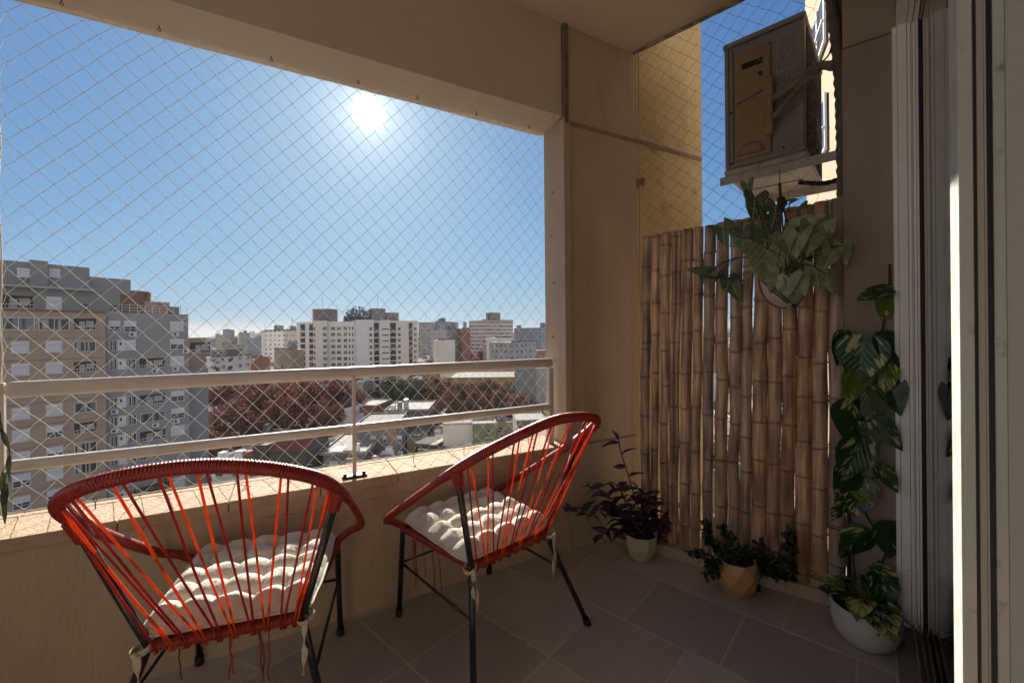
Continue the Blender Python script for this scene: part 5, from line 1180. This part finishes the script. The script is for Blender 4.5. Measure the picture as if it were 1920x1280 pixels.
# procedural window grid for the far buildings, whose windows are about a pixel
def grid_mat(name, col, wcol=(.10, .11, .13), px=3.2, pz=2.9, fw=.45, fh=.45, wall2=None):
    m = bpy.data.materials.new(name); m.use_nodes = True; t = m.node_tree; t.nodes.clear(); L = t.links.new
    o = N(t, 'ShaderNodeOutputMaterial'); bs = N(t, 'ShaderNodeBsdfPrincipled'); bs.inputs['Roughness'].default_value = .85; L(bs.outputs[0], o.inputs[0])
    g = N(t, 'ShaderNodeNewGeometry'); tcn = N(t, 'ShaderNodeTexCoord'); sp = N(t, 'ShaderNodeSeparateXYZ'); L(tcn.outputs['Object'], sp.inputs[0])
    s1 = N(t, 'ShaderNodeMath', operation='ADD'); L(sp.outputs[0], s1.inputs[0]); L(sp.outputs[1], s1.inputs[1])
    def cell(src, period, frac):
        d = N(t, 'ShaderNodeMath', operation='DIVIDE', i_1=period); L(src, d.inputs[0]); f = N(t, 'ShaderNodeMath', operation='FRACT'); L(d.outputs[0], f.inputs[0])
        q = N(t, 'ShaderNodeMath', operation='LESS_THAN', i_1=frac); L(f.outputs[0], q.inputs[0]); return q.outputs[0]
    a = cell(s1.outputs[0], px, fw); c = cell(sp.outputs[2], pz, fh); mu = N(t, 'ShaderNodeMath', operation='MULTIPLY'); L(a, mu.inputs[0]); L(c, mu.inputs[1])
    ns = N(t, 'ShaderNodeSeparateXYZ'); L(tcn.outputs['Normal'], ns.inputs[0]); ab = N(t, 'ShaderNodeMath', operation='ABSOLUTE'); L(ns.outputs[2], ab.inputs[0]); lt = N(t, 'ShaderNodeMath', operation='LESS_THAN', i_1=.5); L(ab.outputs[0], lt.inputs[0])
    m2 = N(t, 'ShaderNodeMath', operation='MULTIPLY'); L(mu.outputs[0], m2.inputs[0]); L(lt.outputs[0], m2.inputs[1])
    wn = N(t, 'ShaderNodeTexNoise'); wn.inputs['Scale'].default_value = .6; L(tcn.outputs['Object'], wn.inputs[0]); mr = N(t, 'ShaderNodeMapRange'); mr.inputs[1].default_value = .3; mr.inputs[2].default_value = .6; L(wn.outputs[0], mr.inputs[0])
    m3 = N(t, 'ShaderNodeMath', operation='MULTIPLY'); L(m2.outputs[0], m3.inputs[0]); L(mr.outputs[0], m3.inputs[1])
    oi = N(t, 'ShaderNodeObjectInfo'); hs_ = N(t, 'ShaderNodeHueSaturation'); hs_.inputs['Color'].default_value = (*col, 1); v = N(t, 'ShaderNodeMapRange'); v.inputs[3].default_value = .65; v.inputs[4].default_value = 1.3; L(oi.outputs['Random'], v.inputs[0]); L(v.outputs[0], hs_.inputs['Value'])
    mx = N(t, 'ShaderNodeMix', data_type='RGBA'); mx.inputs[7].default_value = (*wcol, 1); L(m3.outputs[0], mx.inputs[0]); L(hs_.outputs[0], mx.inputs[6]); L(mx.outputs[2], bs.inputs[0]); return m
G_white = grid_mat('grid_white', (.66, .64, .61)); G_cream = grid_mat('grid_cream', (.60, .54, .45)); G_grey = grid_mat('grid_grey', (.28, .28, .29)); G_brick = grid_mat('grid_brick', (.24, .13, .10)); G_strip = grid_mat('grid_striped', (.62, .56, .53), (.16, .10, .09), px=40, pz=2.9, fw=1.1, fh=.62); G_blue = grid_mat('grid_blue', (.24, .27, .31), (.12, .14, .17))
MT = [ # px0 px1 ytop d  material label  roof bits
 (785, 815, 606, 300, G_grey, 'grey purple tower just right of the white towers', 0), (816, 834, 603, 325, G_blue, 'slim blue grey tower with stepped roof behind the grey purple one', 2),
 (838, 866, 618, 262, G_grey, 'dark grey block with stepped brick roof left of the brick gable', 3), (866.3, 882, 616, 258, M_brick, 'plain red brown brick gable beside the dark grey block', 1),
 (904, 962, 601, 330, G_strip, 'wide brown tower banded with white balconies on every floor', 4), (964, 983, 616, 480, G_blue, 'pale blue tower right of the banded brown one', 1), (1014, 1034, 614, 330, G_blue, 'dark blue tower at the right end of the skyline', 2),
 (884, 893, 628, 500, G_white, 'small white tower in the gap beside the brick gable', 0), (895, 903, 623, 520, G_white, 'narrow white tower hard against the banded brown one', 0), (992, 1002, 628, 640, G_cream, 'small cream tower between the two blue ones', 0),
 (418, 432, 618, 520, G_grey, 'pale grey slab tower at the left of the skyline', 0), (448, 463, 624, 470, G_grey, 'grey tower with a crown, left of the low white blocks', 2), (438, 446, 631, 700, G_white, 'distant pale tower between the two grey ones', 0), (404, 420, 629, 420, G_cream, 'cream block below the satellite dish', 0),
 (490, 497, 622, 268, M_white, 'thin white end wall of the long balconied block', 0), (497.3, 532, 620, 266, G_white, 'white block with long balconies left of the white tower', 3), (533, 556, 619, 250, G_cream, 'grey cream block hard against the white tower', 1), (482, 491, 630, 420, G_blue, 'pale blue slab behind the long balconied block', 0),
 (822, 853, 637, 205, M_white2, 'cream windowless gable wall in front of the grey block', 0), (930, 958, 633, 215, M_white2, 'blank white gable wall below the banded brown tower', 0), (959, 1005, 641, 205, G_grey, 'long dark grey block right of the blank white gable', 0), (905, 918, 640, 225, M_pink, 'pinkish low block below the banded tower', 0),
 (514, 546, 655, 170, M_beige, 'beige gabled house behind the left end of the top rail', 1), (417, 440, 645, 210, M_beige, 'beige block with a dark flat roof, left of the skyline', 1), (398, 470, 668, 160, G_white, 'long white block with terraces just above the rail', 2), (468, 492, 668, 190, M_brick, 'brown brick wall between the white terraces and the beige house', 0)]
for k, (p0, p1, yt, d, m, lb, rb) in enumerate(MT):
    rr = random.Random(50+k); dd = rr.uniform(-.05, .05)*d*(p1-p0)/60
    T_, w_, zt, fx_, fz_ = tower('tower_block' if zt_ else 'tower_block', lb, p0, d-dd, p1, d+dd, yt, rr.uniform(14, 20) if p0 > 870 or d > 240 and p0 > 700 else rr.uniform(4, 6), m, group='buildings of the middle skyline')
    slab(T_, 'parapet', M_roof, -.1, -.1, zt, w_+.1, .15, zt+.7)
    for q in range(rb):
        a_ = rr.uniform(.05, .55)*w_; slab(T_, 'roof_hut', (M_grey2, M_roof, m)[q % 3], a_, 2+q*.5, zt+.01, a_+rr.uniform(.2, .42)*w_, 3.8+q*.3, zt+rr.uniform(2, 4.5)+ (2 if rb > 3 else 0))
    if k % 2 == 0: slab(T_, 'aerial', M_metal, w_*.4, 2, zt, w_*.4+.14*d/250, 2.2, zt+rr.uniform(5, 9))
    if d < 230:
        nrow = int((zt-4)/2.9)
        for r_ in range(min(nrow, 5)):
            for c_ in range(max(1, int(w_/5))):
                if rr.random() < .55 and 'blank' not in lb and 'windowless' not in lb: win(T_, 'plain' if rr.random() < .7 else 'half', 1+c_*4.6, zt-2.2-2.9*r_, 1.5, 1.3, 0)
T5, w_, zt, fx_, fz_ = tower('tower_block', 'tall grey blue slab at the right end of the railing, behind the trees', 1005, 128, 1027, 130, 690, 14, M_side)

# --- roofs and yards below the railing
def house(label, p0, p1, yn, yf, z, wall, roof, rot=0, over=0, cat='house', name='low_house', group='low houses below the railing', par=True, ground=True):
    dn = FPX*(H-z)/(yn-628); df = FPX*(H-z)/(yf-628); L_ = df-dn; P0, P1 = at(p0, 628, dn), at(p1, 628, dn); P0.z = 0; w_ = (P1-P0).xy.length
    root = empty(name, (P0.x, P0.y, GZ), R(rot), label, cat, group); zt = z-GZ
    b = MB(); b.box(0, 0, 0, w_, L_, zt); b.build('wall', wall, root)
    b = MB(); b.box(-over, -over, zt+.004, w_+over, L_+over, zt+.16); b.build('roof', roof, root)
    if par:
        b = MB()
        for a in ((-over, -over-.0, w_+over, -over+.18), (-over, L_+over-.18, w_+over, L_+over), (-over, -over+.181, -over+.18, L_+over-.181), (w_+over-.18, -over+.181, w_+over, L_+over-.181)): b.box(a[0], a[1], zt+.161, a[2], a[3], zt+.5)
        b.build('roof_parapet', wall if over == 0 else roof, root)
    return root, w_, L_, zt
def tiled(label, p0, p1, yn, yf, z, wall, rot=0):
    root, w_, L_, zt = house(label, p0, p1, yn, yf, z, wall, M_roof, rot, par=False)
    b = MB(); r_ = .0
    b.add([(-.3, -.3, zt+.2), (w_+.3, -.3, zt+.2), (w_+.3, L_*.55, zt+2.2), (-.3, L_*.55, zt+2.2), (-.3, L_+.3, zt+.4), (w_+.3, L_+.3, zt+.4)], [(0, 1, 2, 3), (3, 2, 5, 4)])
    x = -.25
    while x < w_+.25: b.add([(x, -.32, zt+.24), (x+.12, -.32, zt+.24), (x+.12, L_*.55, zt+2.25), (x, L_*.55, zt+2.25), (x+.06, -.32, zt+.34), (x+.06, L_*.55, zt+2.35)], [(0, 4, 5, 3), (4, 1, 2, 5)]); x += .35
    b.build('tiled_roof', M_tile, root); b = MB(); b.add([(0, .0, zt+.17), (0, L_*.55, zt+2.1), (0, L_, zt+.3), (w_, 0, zt+.17), (w_, L_*.55, zt+2.1), (w_, L_, zt+.3)], [(0, 1, 2), (3, 5, 4), (0, 3, 4, 1), (1, 4, 5, 2), (0, 2, 5, 3)]); b.build('gable', wall, root)
    return root, w_, L_, zt
h1 = tiled('house with dark red tiled roof left of the white flat roof', 502, 574, 846, 824, -19, M_dwall, -4)
for k in range(4): win(h1[0], 'plain', 1.2+1.9*k, h1[3]-2.6, .9, 1.2)
h2 = house('narrow dark walled house hard left of the red tiled roof', 472, 500, 838, 818, -18.4, M_dwall, M_roof, -4)
h3 = house('house with a large stained white flat roof behind the middle post', 604, 678, 852, 816, -20.3, M_grey2, M_wroof, 6, .5)
for k in range(5): slab(h3[0], 'skylight', M_dark if k == 4 else M_metal, 1.0+.55*k, 1.0, h3[3]+.17, 1.3+.55*k if k < 4 else 5.2, 4.0, h3[3]+.35)
slab(h3[0], 'chimney', M_white, 5.6, .8, h3[3]+.17, 6.1, 1.3, h3[3]+1.6); win(h3[0], 'half', 1, h3[3]-2.8, 1.6, 1.6); win(h3[0], 'dark', 4, h3[3]-3.0, 2.4, 2.0)
h4 = house('grey walled house with curved white roof and tanks left of the autumn trees', 722, 800, 772, 756, -18, M_dwall, M_wroof, 3, .3)
for k in range(3): slab(h4[0], 'roof_hut', (M_white, M_grey2, M_metal)[k], .8+1.6*k, 2, h4[3]+.17, 1.8+1.6*k, 3.4, h4[3]+1.2+.7*k)
h5 = house('tall grey house with a pinkish side wall behind the lower rail', 664, 742, 800, 778, -17.5, M_grey2, M_roof, 5)
slab(h5[0], 'pinkish_pier', M_pink, h5[1]-2.2, -.25, 0, h5[1]-.1, -.002, h5[3]+.3); slab(h5[0], 'pinkish_pier', M_pink, .1, -.15, 0, 1.2, -.002, h5[3])
for k in range(3): win(h5[0], 'half', 3+2.6*k, h5[3]-3.4, 1.1, 1.4)
h6 = house('shed with a bright folded sheet roof left of the grey house', 668, 706, 762, 751, -20, M_brick, M_wroof, -5, .3)
h7 = house('house with a long cream blank wall left of the green house', 829, 885, 799, 786, -19, M_white2, M_roof, 8)
h8 = house('small green house with a white roof slab', 886, 928, 800, 792, -19, M_green, M_wroof, 8, .25)
win(h8[0], 'plain', h8[1]-2.2, h8[3]-2.6, .9, 1.6)
h9 = house('shed with a white corrugated roof beside the water tanks', 778, 818, 833, 816, -22.5, M_dwall, M_wroof, -18, .2, par=False)
for k in range(9): slab(h9[0], 'roof_rib', M_wroof, -.2+.42*k, -.2, h9[3]+.165, -.05+.42*k, h9[2]+.2, h9[3]+.25)
h10 = house('small white roofed shed left of the corrugated one', 761, 784, 820, 811, -22.3, M_cream, M_wroof, -10, .15)
h11 = house('low green walled yard house below the corrugated shed', 782, 818, 848, 838, -23.5, M_green, M_roof, 4)
h12 = house('house with brown patched flat roof at the foot of the middle post', 676, 728, 862, 838, -23.5, M_dwall, M_tile, 5)
h13 = house('grey flat roofed house behind the right chair rim', 968, 1024, 794, 779, -20, M_grey2, M_wroof, 6, .2)
h14 = house('house with a red painted flat roof beyond the right end of the sill', 984, 1046, 826, 806, -21, M_pink, mat('red_roof_paint', (.34, .09, .07), .8, (.26, .07, .05), 1), 10, .3)
h15 = house('long ochre hall with a dark roof behind the brown trees', 838, 1004, 712, 700, -15.5, M_ochre, M_roof, 0)
for k in range(12): win(h15[0], 'plain', 2+3.2*k, h15[3]-3.6, 1.8, 1.6)
tank = None
for k in range(4):
    P = at(838+9.5*k, 838-1.0*k, FPX*(H+24)/(838-628)); b = None
    if tank is None:
        b = MB(); b.lathe([(0, 0), (.52, 0), (.55, .1), (.53, .5), (.56, .55), (.53, .6), (.56, 1.1), (.53, 1.15), (.50, 1.5), (.2, 1.68), (0, 1.7)], 20); tank = b.build('water_tank', mat('tank_cement', (.28, .22, .18), .9, (.18, .14, .11), 2)); o = tank
        slb = house('low terrace carrying four round water tanks', 828, 872, 846, 832, -24, M_dwall, M_roof, 0)
    else: o = tank.copy(); C.objects.link(o)
    o.location = (P.x, P.y+.8, -23.83); o.scale = (1.15,)*3; tag(o, ('leftmost of four round cement water tanks on the low terrace', 'second of four round cement water tanks from the corrugated shed', 'third of four round cement water tanks from the corrugated shed', 'rightmost of four round cement water tanks on the low terrace')[k], 'water tank', 'round water tanks')
b = MB(); rr = random.Random(6)
bumps = [(rr.uniform(0, 12), rr.uniform(0, 3), rr.uniform(.6, 1.4)) for _ in range(14)]
n = 40; vs = [(i*.32, j*.32, sum(r*math.exp(-((i*.32-x)**2+(j*.32-y)**2)/.9) for x, y, r in bumps)) for i in range(n) for j in range(12)]
b.add(vs, [(i*12+j, (i+1)*12+j, (i+1)*12+j+1, i*12+j+1) for i in range(n-1) for j in range(11)], 0, True)
P = at(541, 795, 120); tag(b.build('tarpaulin', mat('cream_tarpaulin', (.46, .38, .26), .9, (.30, .24, .17), 2), loc=(P.x, P.y, P.z)), 'crumpled cream tarpaulin under the autumn trees', 'tarpaulin')
tag(slab(empty('yard_deck', (P.x, P.y, GZ), 0, 'grey flat roofed building carrying the cream tarpaulin', 'house', 'low houses below the railing'), 'wall', M_dwall, -1, -1, 0, 14, 5, P.z-GZ-.02))

# filler: other houses of the blocks, lower nearby and taller further away
taken = []
def free(x, y, r):
    # keep clear of the big block on the left and of the placed houses
    px = 960 + FPX*x/y
    rel = Vector((x, y, 0)) - FO
    if rel.dot(fN) > -24-r and rel.dot(fN) < r+6 and px < 420: return False
    return all((x-a)**2 + (y-b_)**2 > (r+c)**2*.8 for a, b_, c in taken)
bpy.context.view_layer.update()
for o in list(C.objects):
    if o.parent is None and o.type == 'EMPTY' and o.name.startswith(('low_house', 'tower_block', 'residential', 'yard_deck')):
        wl = [c for c in o.children if c.name.startswith('wall')]
        if wl:
            bb = [wl[0].matrix_world @ Vector(v) for v in wl[0].bound_box]; cx = sum(v.x for v in bb)/8; cy = sum(v.y for v in bb)/8; taken.append((cx, cy, max((v.xy-Vector((cx, cy))).length for v in bb)*.75))
FM = [M_white, M_cream, M_grey2, M_beige, M_pink, M_white2, M_dwall, M_ochre]; FN = ['white', 'cream', 'grey', 'beige', 'pinkish', 'off white', 'dark', 'ochre']; GM = [G_white, G_cream, G_grey, G_brick, G_blue]; GN = ['white', 'cream', 'grey', 'brown brick', 'blue grey']
REFS = [(400, 'grey block edge', True), (470, 'red tree row', True), (540, 'cream tarpaulin', True), (600, 'stained white roof', True), (663, 'thin middle post', True), (720, 'pinkish pier', True), (760, 'curved white roof', True), (800, 'corrugated shed', True), (850, 'water tanks', True), (905, 'green house', True), (950, 'brown tree row', True), (1000, 'red painted roof', True), (1050, 'corner wall', True),
        (425, 'satellite dish', False), (500, 'balconied white block', False), (560, 'white tower corner', False), (700, 'planted roof terrace', False), (800, 'grey purple tower', False), (875, 'brick gable', False), (933, 'banded brown tower', False), (973, 'pale blue tower', False), (1024, 'dark blue tower', False),
        (1230, 'third bamboo cane', False), (1300, 'split cane', False), (1380, 'crooked cane', False), (1450, 'hanging pot', False), (1540, 'cane second from the vine', False), (1230, 'third bamboo cane', True), (1300, 'split cane', True), (1380, 'crooked cane', True), (1450, 'hanging pot', True), (1540, 'cane second from the vine', True)]
LBC = {}
rr = random.Random(77); made = 0; tries = 0
while made < 240 and tries < 12000:
    tries += 1; d = (62 + 700*rr.random()**1.9) if made > 100 else rr.uniform(60, 150); px = rr.uniform(380, 1080) if rr.random() < .82 else rr.uniform(1180, 1600); x = (px-960)/FPX*d
    w_ = rr.uniform(4, 9) if d < 200 else rr.uniform(12, 26); dp_ = rr.uniform(5, 9) if d < 200 else rr.uniform(7, 14); r = math.hypot(w_, dp_)/2*.85
    if not free(x, d, r): continue
    if 95 < d < 150 and 385 < px < 1000 and rr.random() < .8: continue
    hh = rr.uniform(3.2, 7) if d < 150 else (rr.uniform(6, 14) if d < 260 else (rr.uniform(9, 20) if d < 450 else rr.uniform(12, 26)))
    ytop_ = 628 + FPX*(H-(GZ+hh))/d
    if (545 < px < 800 and d < 190 and ytop_ < 712) or (made <= 100 and ytop_ < 765) or (d < 250 and ytop_ < 668) or (px < 640 and 380 < px and d < 112 and ytop_ < 800): continue
    near = d < 260; k = rr.randrange(len(FM) if near else len(GM)); m = (FM if near else GM)[k]; nm = (FN if near else GN)[k]
    rg_ = 'below the trees' if d < 120 else ('behind the trees' if d < 260 else 'far off')
    root = empty('low_building', (x-w_/2, d, GZ), R(rr.uniform(-12, 14)), None, 'building', 'small city buildings ' + ('near the railing foot' if d < 260 else 'in the far blocks'))
    made += 1; taken.append((x, d+dp_/2, r)); rk = rr.choice([0, 1, 2, 3, 0]); sizew = 'small' if w_ < 10 else ('wide' if w_ > 20 else 'mid sized')
    spot = min(REFS, key=lambda q: abs(q[0]-px) + (0 if (q[2] == (d < 260)) else 500)); side = 'left of' if px < spot[0]-8 else ('right of' if px > spot[0]+8 else ('in front of' if d < 150 else 'behind'))
    lb = '%s %s building, %s roof, %s the %s' % (sizew, nm, ('felted', 'whitish', 'red tiled', 'grey')[rk], side, spot[1]); q_ = LBC.get(lb, 0); LBC[lb] = q_+1
    if q_: lb = ('second', 'third', 'fourth', 'fifth', 'sixth', 'seventh')[min(5, q_-1)] + ' ' + lb
    root['label'] = lb
    b = MB(); b.box(0, 0, 0, w_, dp_, hh); b.build('wall', m, root)
    b = MB(); b.box(.2, .2, hh+.001, w_-.2, dp_-.2, hh+.08); b.build('roof', [M_roof, M_wroof, M_tile, M_grey2][rk], root)
    if near:
        b = MB()
        for a in ((0, 0, w_, .2), (0, dp_-.2, w_, dp_), (0, .201, .199, dp_-.201), (w_-.199, .201, w_, dp_-.201)): b.box(a[0], a[1], hh+.002, a[2], a[3], hh+.7)
        b.build('roof_parapet', m, root)
        for q in range(rr.randint(1, 3)):
            a_, c_ = rr.uniform(.3, max(.4, w_-3)), rr.uniform(.3, max(.4, dp_-3)); slab(root, 'roof_hut', rr.choice([m, M_grey2, M_white, M_brick]), a_, c_, hh+.081, a_+rr.uniform(1, 2.8), c_+rr.uniform(1, 2.5), hh+rr.uniform(.8, 2.6))
        if rr.random() < .5: tb_ = MB(); tb_.lathe([(0, 0), (.6, 0), (.62, .5), (.6, 1.2), (.3, 1.45), (0, 1.5)], 12, c=(rr.uniform(1, w_-1), rr.uniform(1, dp_-1), hh+.09)); tb_.build('roof_tank', rr.choice([M_metal, M_blue, M_grey2, M_dark]), root)
        if rr.random() < .4: slab(root, 'aerial', M_metal, w_*.5, dp_*.5, hh+.09, w_*.5+.06, dp_*.5+.06, hh+rr.uniform(2.5, 4.5))
        for q in range(int(w_/3.4)):
            for e in range(int(hh/2.9)): win(root, rr.choice(['plain', 'half', 'plain', 'glass']), .8+3.3*q, hh-2.2-2.9*e, 1.2, 1.3)
    else:
        for q in range(rr.randint(1, 3)):
            a_ = rr.uniform(0, w_*.6); slab(root, 'roof_hut', rr.choice([m, M_grey2]), a_, 2, hh+.081, a_+rr.uniform(.15, .4)*w_, 6, hh+rr.uniform(1.5, 4))
# the farthest city reads as one mass
b = MB(); mi_ = 0; rr = random.Random(31)
for k in range(1500):
    d = 780 + 2600*rr.random()**1.3; px = rr.uniform(360, 1620); x = (px-960)/FPX*d; w_ = rr.uniform(14, 40); hh = rr.uniform(8, 25) if rr.random() < .93 or px < 440 else rr.uniform(27, 30 + d*.012)
    b.box(x, d, GZ, x+w_, d+rr.uniform(12, 30), GZ+hh, rr.randrange(4)); 
    if hh > 30: b.box(x+w_*.3, d+2, GZ+hh+.01, x+w_*.7, d+10, GZ+hh+rr.uniform(2, 5), rr.randrange(4))
tag(b.build('far_city', [G_white, G_cream, G_grey, G_blue]), 'hazy far off city running to the horizon', 'city', kind='stuff')

# --- trees
def crown(rr, R0, hgt, leaves, size, clumps):
    b = MB(); cs = []
    for k in range(clumps):
        a = rr.uniform(0, 2*math.pi); e = math.acos(rr.uniform(-.55, 1)); rad = R0*rr.uniform(.45, .95)
        cs.append((Vector((math.cos(a)*math.sin(e)*rad, math.sin(a)*math.sin(e)*rad, math.cos(e)*rad*hgt/R0)), R0*rr.uniform(.16, .36)))
    for k in range(leaves):
        c, r = rr.choice(cs); v = jit(rr, 1)
        while v.length > 1: v = jit(rr, 1)
        p = c + v*(r*(.55+.45*rr.random())/max(.3, v.length)*v.length**.5); s = size*rr.uniform(.5, 1.2); u = jit(rr, 1).normalized(); w2_ = u.orthogonal().normalized()
        b.add([p-u*s, p+w2_*s*.6, p+u*s, p-w2_*s*.6], [(0, 1, 2, 3)])
    return b, cs
def tree_proto(seed, R0, hgt, trunk, leafm, leaves=5200, size=.30, clumps=46, bark=None):
    rr = random.Random(seed); b, cs = crown(rr, R0, hgt, leaves, size, clumps); zc_ = trunk + hgt*.62
    root = empty('tree', (0, 0, 0)); cr_ = b.build('crown', leafm, root); cr_.location = (0, 0, zc_)
    t = MB(); t.tube(crv([(0, 0, 0), (.1, .05, trunk*.5), (0, .1, trunk), (.1, 0, zc_)], 5), lambda i: .34*(1-i/18), 8)
    for c, r in rr.sample(cs, min(16, len(cs))): s0 = Vector((0, 0, trunk + rr.uniform(-.2, .5)*hgt*.6)); t.tube(crv([s0, s0.lerp(c+Vector((0, 0, zc_)), .5) + jit(rr, .4), c+Vector((0, 0, zc_))], 4), lambda i: .13*(1-i/10)+.02, 5)
    t.build('trunk', bark or mat('bark', (.12, .09, .07), .95, (.18, .15, .12), 1.5), root); return root
L_red = mat('autumn_red_leaves', (.12, .034, .026), .8, (.20, .07, .045), .9, translucent=.25); L_brn = mat('autumn_brown_leaves', (.12, .055, .035), .8, (.19, .10, .055), .9, translucent=.25); L_grn = mat('dark_green_leaves', (.035, .06, .02), .8, (.10, .12, .04), .6, translucent=.2)
def tcopy(pr):
    r = pr.copy(); C.objects.link(r)
    for c in pr.children: q = c.copy(); C.objects.link(q); q.parent = r
    return r
pr = [tree_proto(1, 6.4, 7.2, 6, L_red), tree_proto(2, 5.8, 6.6, 6, L_red), tree_proto(3, 6.0, 5.6, 5, L_brn), tree_proto(4, 7.0, 5.6, 6, L_grn, 7000), tree_proto(5, 3.0, 3.2, 3, mat('yellow_green_leaves', (.16, .14, .05), .8, (.09, .09, .03), 1, translucent=.2), 1600, .2, 26)]
used = set()
TL = [(0, 425, 702, 118, 'red leaved street tree hard against the grey side of the apartment block'), (1, 470, 704, 112, 'red leaved street tree, second from the apartment block'), (0, 520, 706, 121, 'red leaved street tree in the middle of the red row'), (1, 566, 706, 114, 'dense red leaved tree left of the middle post, behind the tarpaulin'), (0, 612, 704, 124, 'red leaved street tree just left of the thin middle post'), (1, 650, 712, 128, 'red leaved street tree behind the thin middle post'),
      (1, 610, 742, 108, 'wide red leaved tree before the row, left of the thin middle post'), (0, 540, 738, 104, 'wide red leaved tree before the row, behind the left chair top'), (1, 440, 748, 96, 'lower red leaved tree in front of the row, beside the grey wall'), (2, 405, 800, 84, 'brown leaved tree low beside the apartment block foot'),
      (3, 735, 702, 148, 'broad dark green tree between the red and brown rows'), (3, 775, 706, 156, 'second dark green tree, right of the broad one'), (2, 822, 704, 150, 'brown leaved tree right of the green trees'), (2, 868, 712, 146, 'brown leaved tree in front of the ochre hall'), (2, 915, 706, 150, 'brown leaved tree in the middle of the brown row'), (2, 958, 708, 146, 'brown leaved tree right of the middle of the brown row'), (2, 838, 728, 130, 'brown leaved tree before the row, left of the ochre hall'), (2, 892, 730, 127, 'low brown leaved tree before the ochre hall'), (2, 940, 728, 131, 'brown leaved tree before the right half of the ochre hall'), (2, 978, 732, 126, 'low brown leaved tree before the right end slab'), (2, 700, 742, 138, 'brown leaved tree between the middle post and the green trees'), (2, 992, 716, 142, 'brown leaved tree nearest the right end of the rail'),
      (0, 912, 652, 262, 'small red tree top below the banded brown tower'), (0, 878, 662, 280, 'red brown tree top left of the one below the banded tower'), (4, 300, 893, 62, 'small yellowing tree at the foot of the apartment block'), (2, 800, 670, 240, 'brown tree top just right of the white towers')]
for k, (pi_, px, yt, d, lb) in enumerate(TL):
    r = pr[pi_] if pi_ not in used else tcopy(pr[pi_]); used.add(pi_); P = at(px, yt, d); cr_ = [c for c in pr[pi_].children if c.name.startswith('crown')][0]; toph = cr_.location.z + max(v[2] for v in cr_.bound_box)
    s = (P.z-GZ)/toph; s = max(.55, min(1.35, s)); r.location = (P.x, P.y, P.z - toph*s if s in (.55, 1.35) else GZ); r.scale = (s*(1.12 if pi_ != 4 else 1),)*2 + (s,); r.rotation_euler = (0, 0, k*1.3)
    if r.location.z > GZ: r.location.z = GZ
    tag(r, lb, 'tree', 'street trees')
# satellite dish on the far roof
P = at(408, 640, 330); b = MB(); b.tube([(0, 0, 0), (0, 0, 4.5)], .12, 6); b.lathe([(.1, 5.2), (1.2, 5.5), (2.0, 6.2)], 18); tag(b.build('satellite_dish', M_metal, loc=(P.x, P.y, P.z)), 'satellite dish on a mast above the cream block at the left skyline', 'satellite dish')

# neighbouring tower close by on the right, seen past the outdoor unit
nu = Vector((.455, .89, 0)).normalized(); nO = Vector((.7134*12, 12, 0)) - nu*9
NB = empty('neighbouring_tower', (nO.x, nO.y, GZ), math.atan2(nu.y, nu.x), 'sunlit cream neighbouring tower right behind the air conditioner', 'tower')
cream = mat('sunlit_cream_plaster', (.36, .275, .18), .9, (.32, .245, .16), .6, bump=.2, bscale=6)
slab(NB, 'wall', cream, 0.0, -8, 0, 9, 0, 62)
for k in range(-1, 3):
    zb = lz(5.35) + 2.45*k
    for x0, x1 in ((3.6, 5.0), (6.2, 7.9)):
        b = MB(); b.box(x0, .001, zb, x1, .03, zb+1.25, 0); b.box(x0-.06, .031, zb-.06, x1+.06, .09, zb, 1); b.box(x0-.05, .031, zb+.001, x0, .08, zb+1.25, 1); b.box(x1, .031, zb+.001, x1+.05, .08, zb+1.25, 1); b.box((x0+x1)/2-.03, .031, zb+.002, (x0+x1)/2+.03, .07, zb+1.24, 1)
        b.box(x0-.05, .09, zb+.45, x1+.05, .12, zb+.49, 1); b.build('window', [M_dkg, M_frame], NB)

# haze
hz = MB(); hz.box(-5300, -90, GZ-1, 5300, 6900, 75)
hm = bpy.data.materials.new('haze_air'); hm.use_nodes = True; t = hm.node_tree; t.nodes.clear(); o = N(t, 'ShaderNodeOutputMaterial'); pv = N(t, 'ShaderNodeVolumePrincipled'); pv.inputs['Density'].default_value = .00011; pv.inputs['Color'].default_value = (.86, .92, 1, 1); pv.inputs['Anisotropy'].default_value = .0
t.links.new(pv.outputs[0], o.inputs['Volume'])
HAZE = hz.build('haze', hm); tag(HAZE, 'thin pale haze hanging over the far city', kind='stuff')
